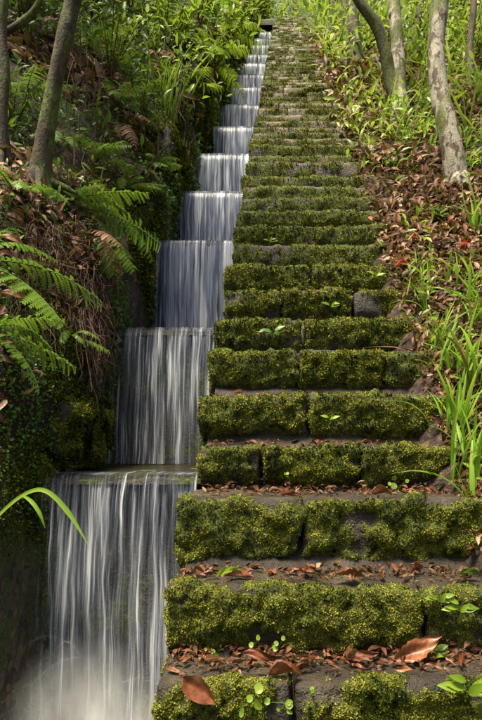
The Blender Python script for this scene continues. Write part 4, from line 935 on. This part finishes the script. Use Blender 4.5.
# individually visible dead leaves in the litter right of the stairs
for j in range(90):
    px, py = r4.uniform(395, 482), r4.uniform(200, 420)
    h = hit(px, py, SLOPE)
    if h is None or h.x < .7: continue
    dleaf(h + Vector((0, 0, .03)), r4.uniform(.045, .08), (r4.normal(0, .4), r4.normal(0, .3), r4.uniform(0, 6.28)), DL[r4.integers(12)], 'curled brown leaf in the litter right of the stairs', 'larger leaves in the litter on the right slope')
for j in range(16):
    h = hit(r4.uniform(455, 482), r4.uniform(430, 560), SLOPE)
    if h is None: continue
    dleaf(h + Vector((-.02, 0, .03)), r4.uniform(.05, .09), (r4.normal(0, .4), r4.normal(0, .3), r4.uniform(0, 6.28)), DL[r4.integers(12)], 'brown leaf beside the right ends of the lower steps', 'leaves beside the lower steps')
RP = [dleaf_mesh('red_petal_%s' % 'ab'[i], .7, .3, .4, 'red', 80 + i, .5) for i in range(2)]; OR = dleaf_mesh('orange_leaf', .4, .1, .3, 'orange', 90, .3)
for j, (px, py, lab) in enumerate([(401, 276, 'dark red petal at the stair edge by the eighth step'), (414, 249, 'pink red petal in the litter above the orange leaf'), (427, 251, 'red petal right beside the pink one'), (470, 252, 'pair forming red petal at the right edge'), (463, 256, 'red petal left of the one at the right edge'), (416, 191, 'red petal at mid slope left of the lichen trunk'), (440, 187, 'red petal just below the foot of the lichen trunk'), (418, 211, 'pink petal below the others in the leaf litter'), (449, 232, 'orange red petal under the lichen trunk'), (322, 296, 'dark petal on the stair')][:9]):
    h = hit(px, py, SLOPE)
    if h: dleaf(h + Vector((0, -.02, .06)), .055 if j else .07, (r4.normal(.6, .3), r4.normal(0, .3), r4.uniform(0, 6.28)), RP[j % 2], lab, 'red petals scattered on the slope', 'petal', 'red_petal')
h = hit(433, 237, SLOPE); dleaf(h + Vector((0, 0, .05)), .10, (.6, .1, .3), OR, 'orange yellow leaf lying in the brown litter', None, 'leaf', 'orange_leaf')
h = hit(413, 288, SLOPE); dleaf(h + Vector((0, 0, .05)), .05, (.6, .1, 1.3), OR, 'small yellow leaf beside the dark red petal', None, 'leaf', 'orange_leaf')
# pale leaves on the left bank
for px, py, lab in [(16, 63, 'pale whitish leaf caught left of the leaning trunk'), (8, 250, 'pale dead leaf caught on the bank at the left edge'), (10, 305, 'tan curled leaf at the left edge below the big fern')]:
    h = hit(px, py, BANK)
    if h: dleaf(h + Vector((.04, -.05, .02)), .09, (.9, .2, .6), dleaf_mesh('pale_leaf', .5, .3, .3, 'dead', 5, .3), lab)

# ------------------------------------------------------------------ little plants rooted in the steps
RT = round_t(14, .10)
def sprout(i, px, py, n, s, label, kind='round', seed=0, mat='bright'):
    yf, zt = steps[i]; y = yf - .03; P = np.array(at(px, py, y)); r = np.random.default_rng(seed + int(px))
    e = empty('sprout', P, label=label, category='sprout', group='little plants rooted in the steps')
    st = []; base = np.array([0, .04, -.012])
    for k in range(n):
        tp = np.array([r.normal(0, s * 1.1), -.005 + r.normal(0, .006), abs(r.normal(0, s * .9))]) if kind == 'round' else np.array([math.cos(k * 2.4) * s * (.5 + .15 * k), -.01, .3 * s + math.sin(k * 2.4) * s * .6 + k * s * .18])
        v, f = tube([base, (base + tp) / 2 + [0, -.006, .006], tp], [.0012, .001, .0008], 4, sub=2); st.append((v, f, np.zeros(len(v))))
        if kind == 'round':
            M_ = frames(np.array([[r.normal(0, 1), .1, r.normal(0, .3)]]), np.array([[r.normal(0, .3), -1, .7]])); v, f = scatter(RT[0] - [.5, 0, 0], RT[1], M_, [s * r.uniform(.55, 1.15)], tp[None])
        else:
            T = leaf_t(.5, 5, .2, .15); M_ = frames(np.array([[tp[0] * 8 / s * .3, -.3, .35 + r.normal(0, .2)]]), np.array([[0, -1, .8]])); v, f = scatter(T[0], T[1], M_, [s * r.uniform(1.2, 1.7)], (tp * .5)[None])
        ob('leaf', mk('leaf', v, f, M[mat], {'tint': np.full(len(v), np.clip(r.normal(.5, .2), 0, 1))}), e)
    V, Fs, _ = merged(st); ob('stem', mk('stem', V, Fs, M['green'], {'tint': np.full(len(V), .8)}), e)
sprout(2, 263, 706, 5, .024, 'round leaved sprout with big leaves at the bottom centre of the lowest step')
sprout(2, 236, 714, 3, .02, 'round leaved sprout left of the bottom centre one')
sprout(2, 310, 694, 5, .015, 'small round leaved sprout right of the bottom centre on the lowest step')
sprout(2, 290, 712, 4, .014, 'tiny round leaved sprout at the bottom beside the larger ones')
sprout(2, 468, 694, 7, .035, 'pointed leaved seedling at the bottom right corner', 'pointed')
sprout(3, 440, 602, 6, .022, 'pointed seedling in the joint of the second lowest riser', 'pointed')
sprout(3, 460, 612, 7, .026, 'bright pointed seedling right of the joint seedling', 'pointed')
sprout(3, 432, 655, 6, .024, 'pointed seedling beside the large folded leaf', 'pointed')
sprout(3, 279, 650, 3, .018, 'round leaved sprout at the foot of the second lowest riser')
sprout(3, 254, 648, 2, .015, 'tiny two leaved sprout left of the round leaved one')
sprout(3, 215, 655, 6, .013, 'spread of tiny round leaves at the left foot of the riser')
sprout(4, 291, 482, 3, .016, 'small sprout under the joint of the fourth lowest step')
sprout(4, 400, 488, 4, .022, 'round green sprout at the right foot of the fourth lowest riser')
sprout(5, 330, 420, 3, .02, 'little leaf pair on the fifth lowest riser', 'pointed')
sprout(7, 273, 335, 5, .03, 'small fern like sprout on a mid step riser', 'pointed', mat='green')
sprout(9, 331, 308, 4, .03, 'pale sprout on the bare stone step', 'pointed')
sprout(12, 270, 243, 4, .03, 'tiny sprout on the left of an upper step', 'pointed')
sprout(9, 376, 277, 3, .03, 'sprig on the right of a middle step', 'pointed')
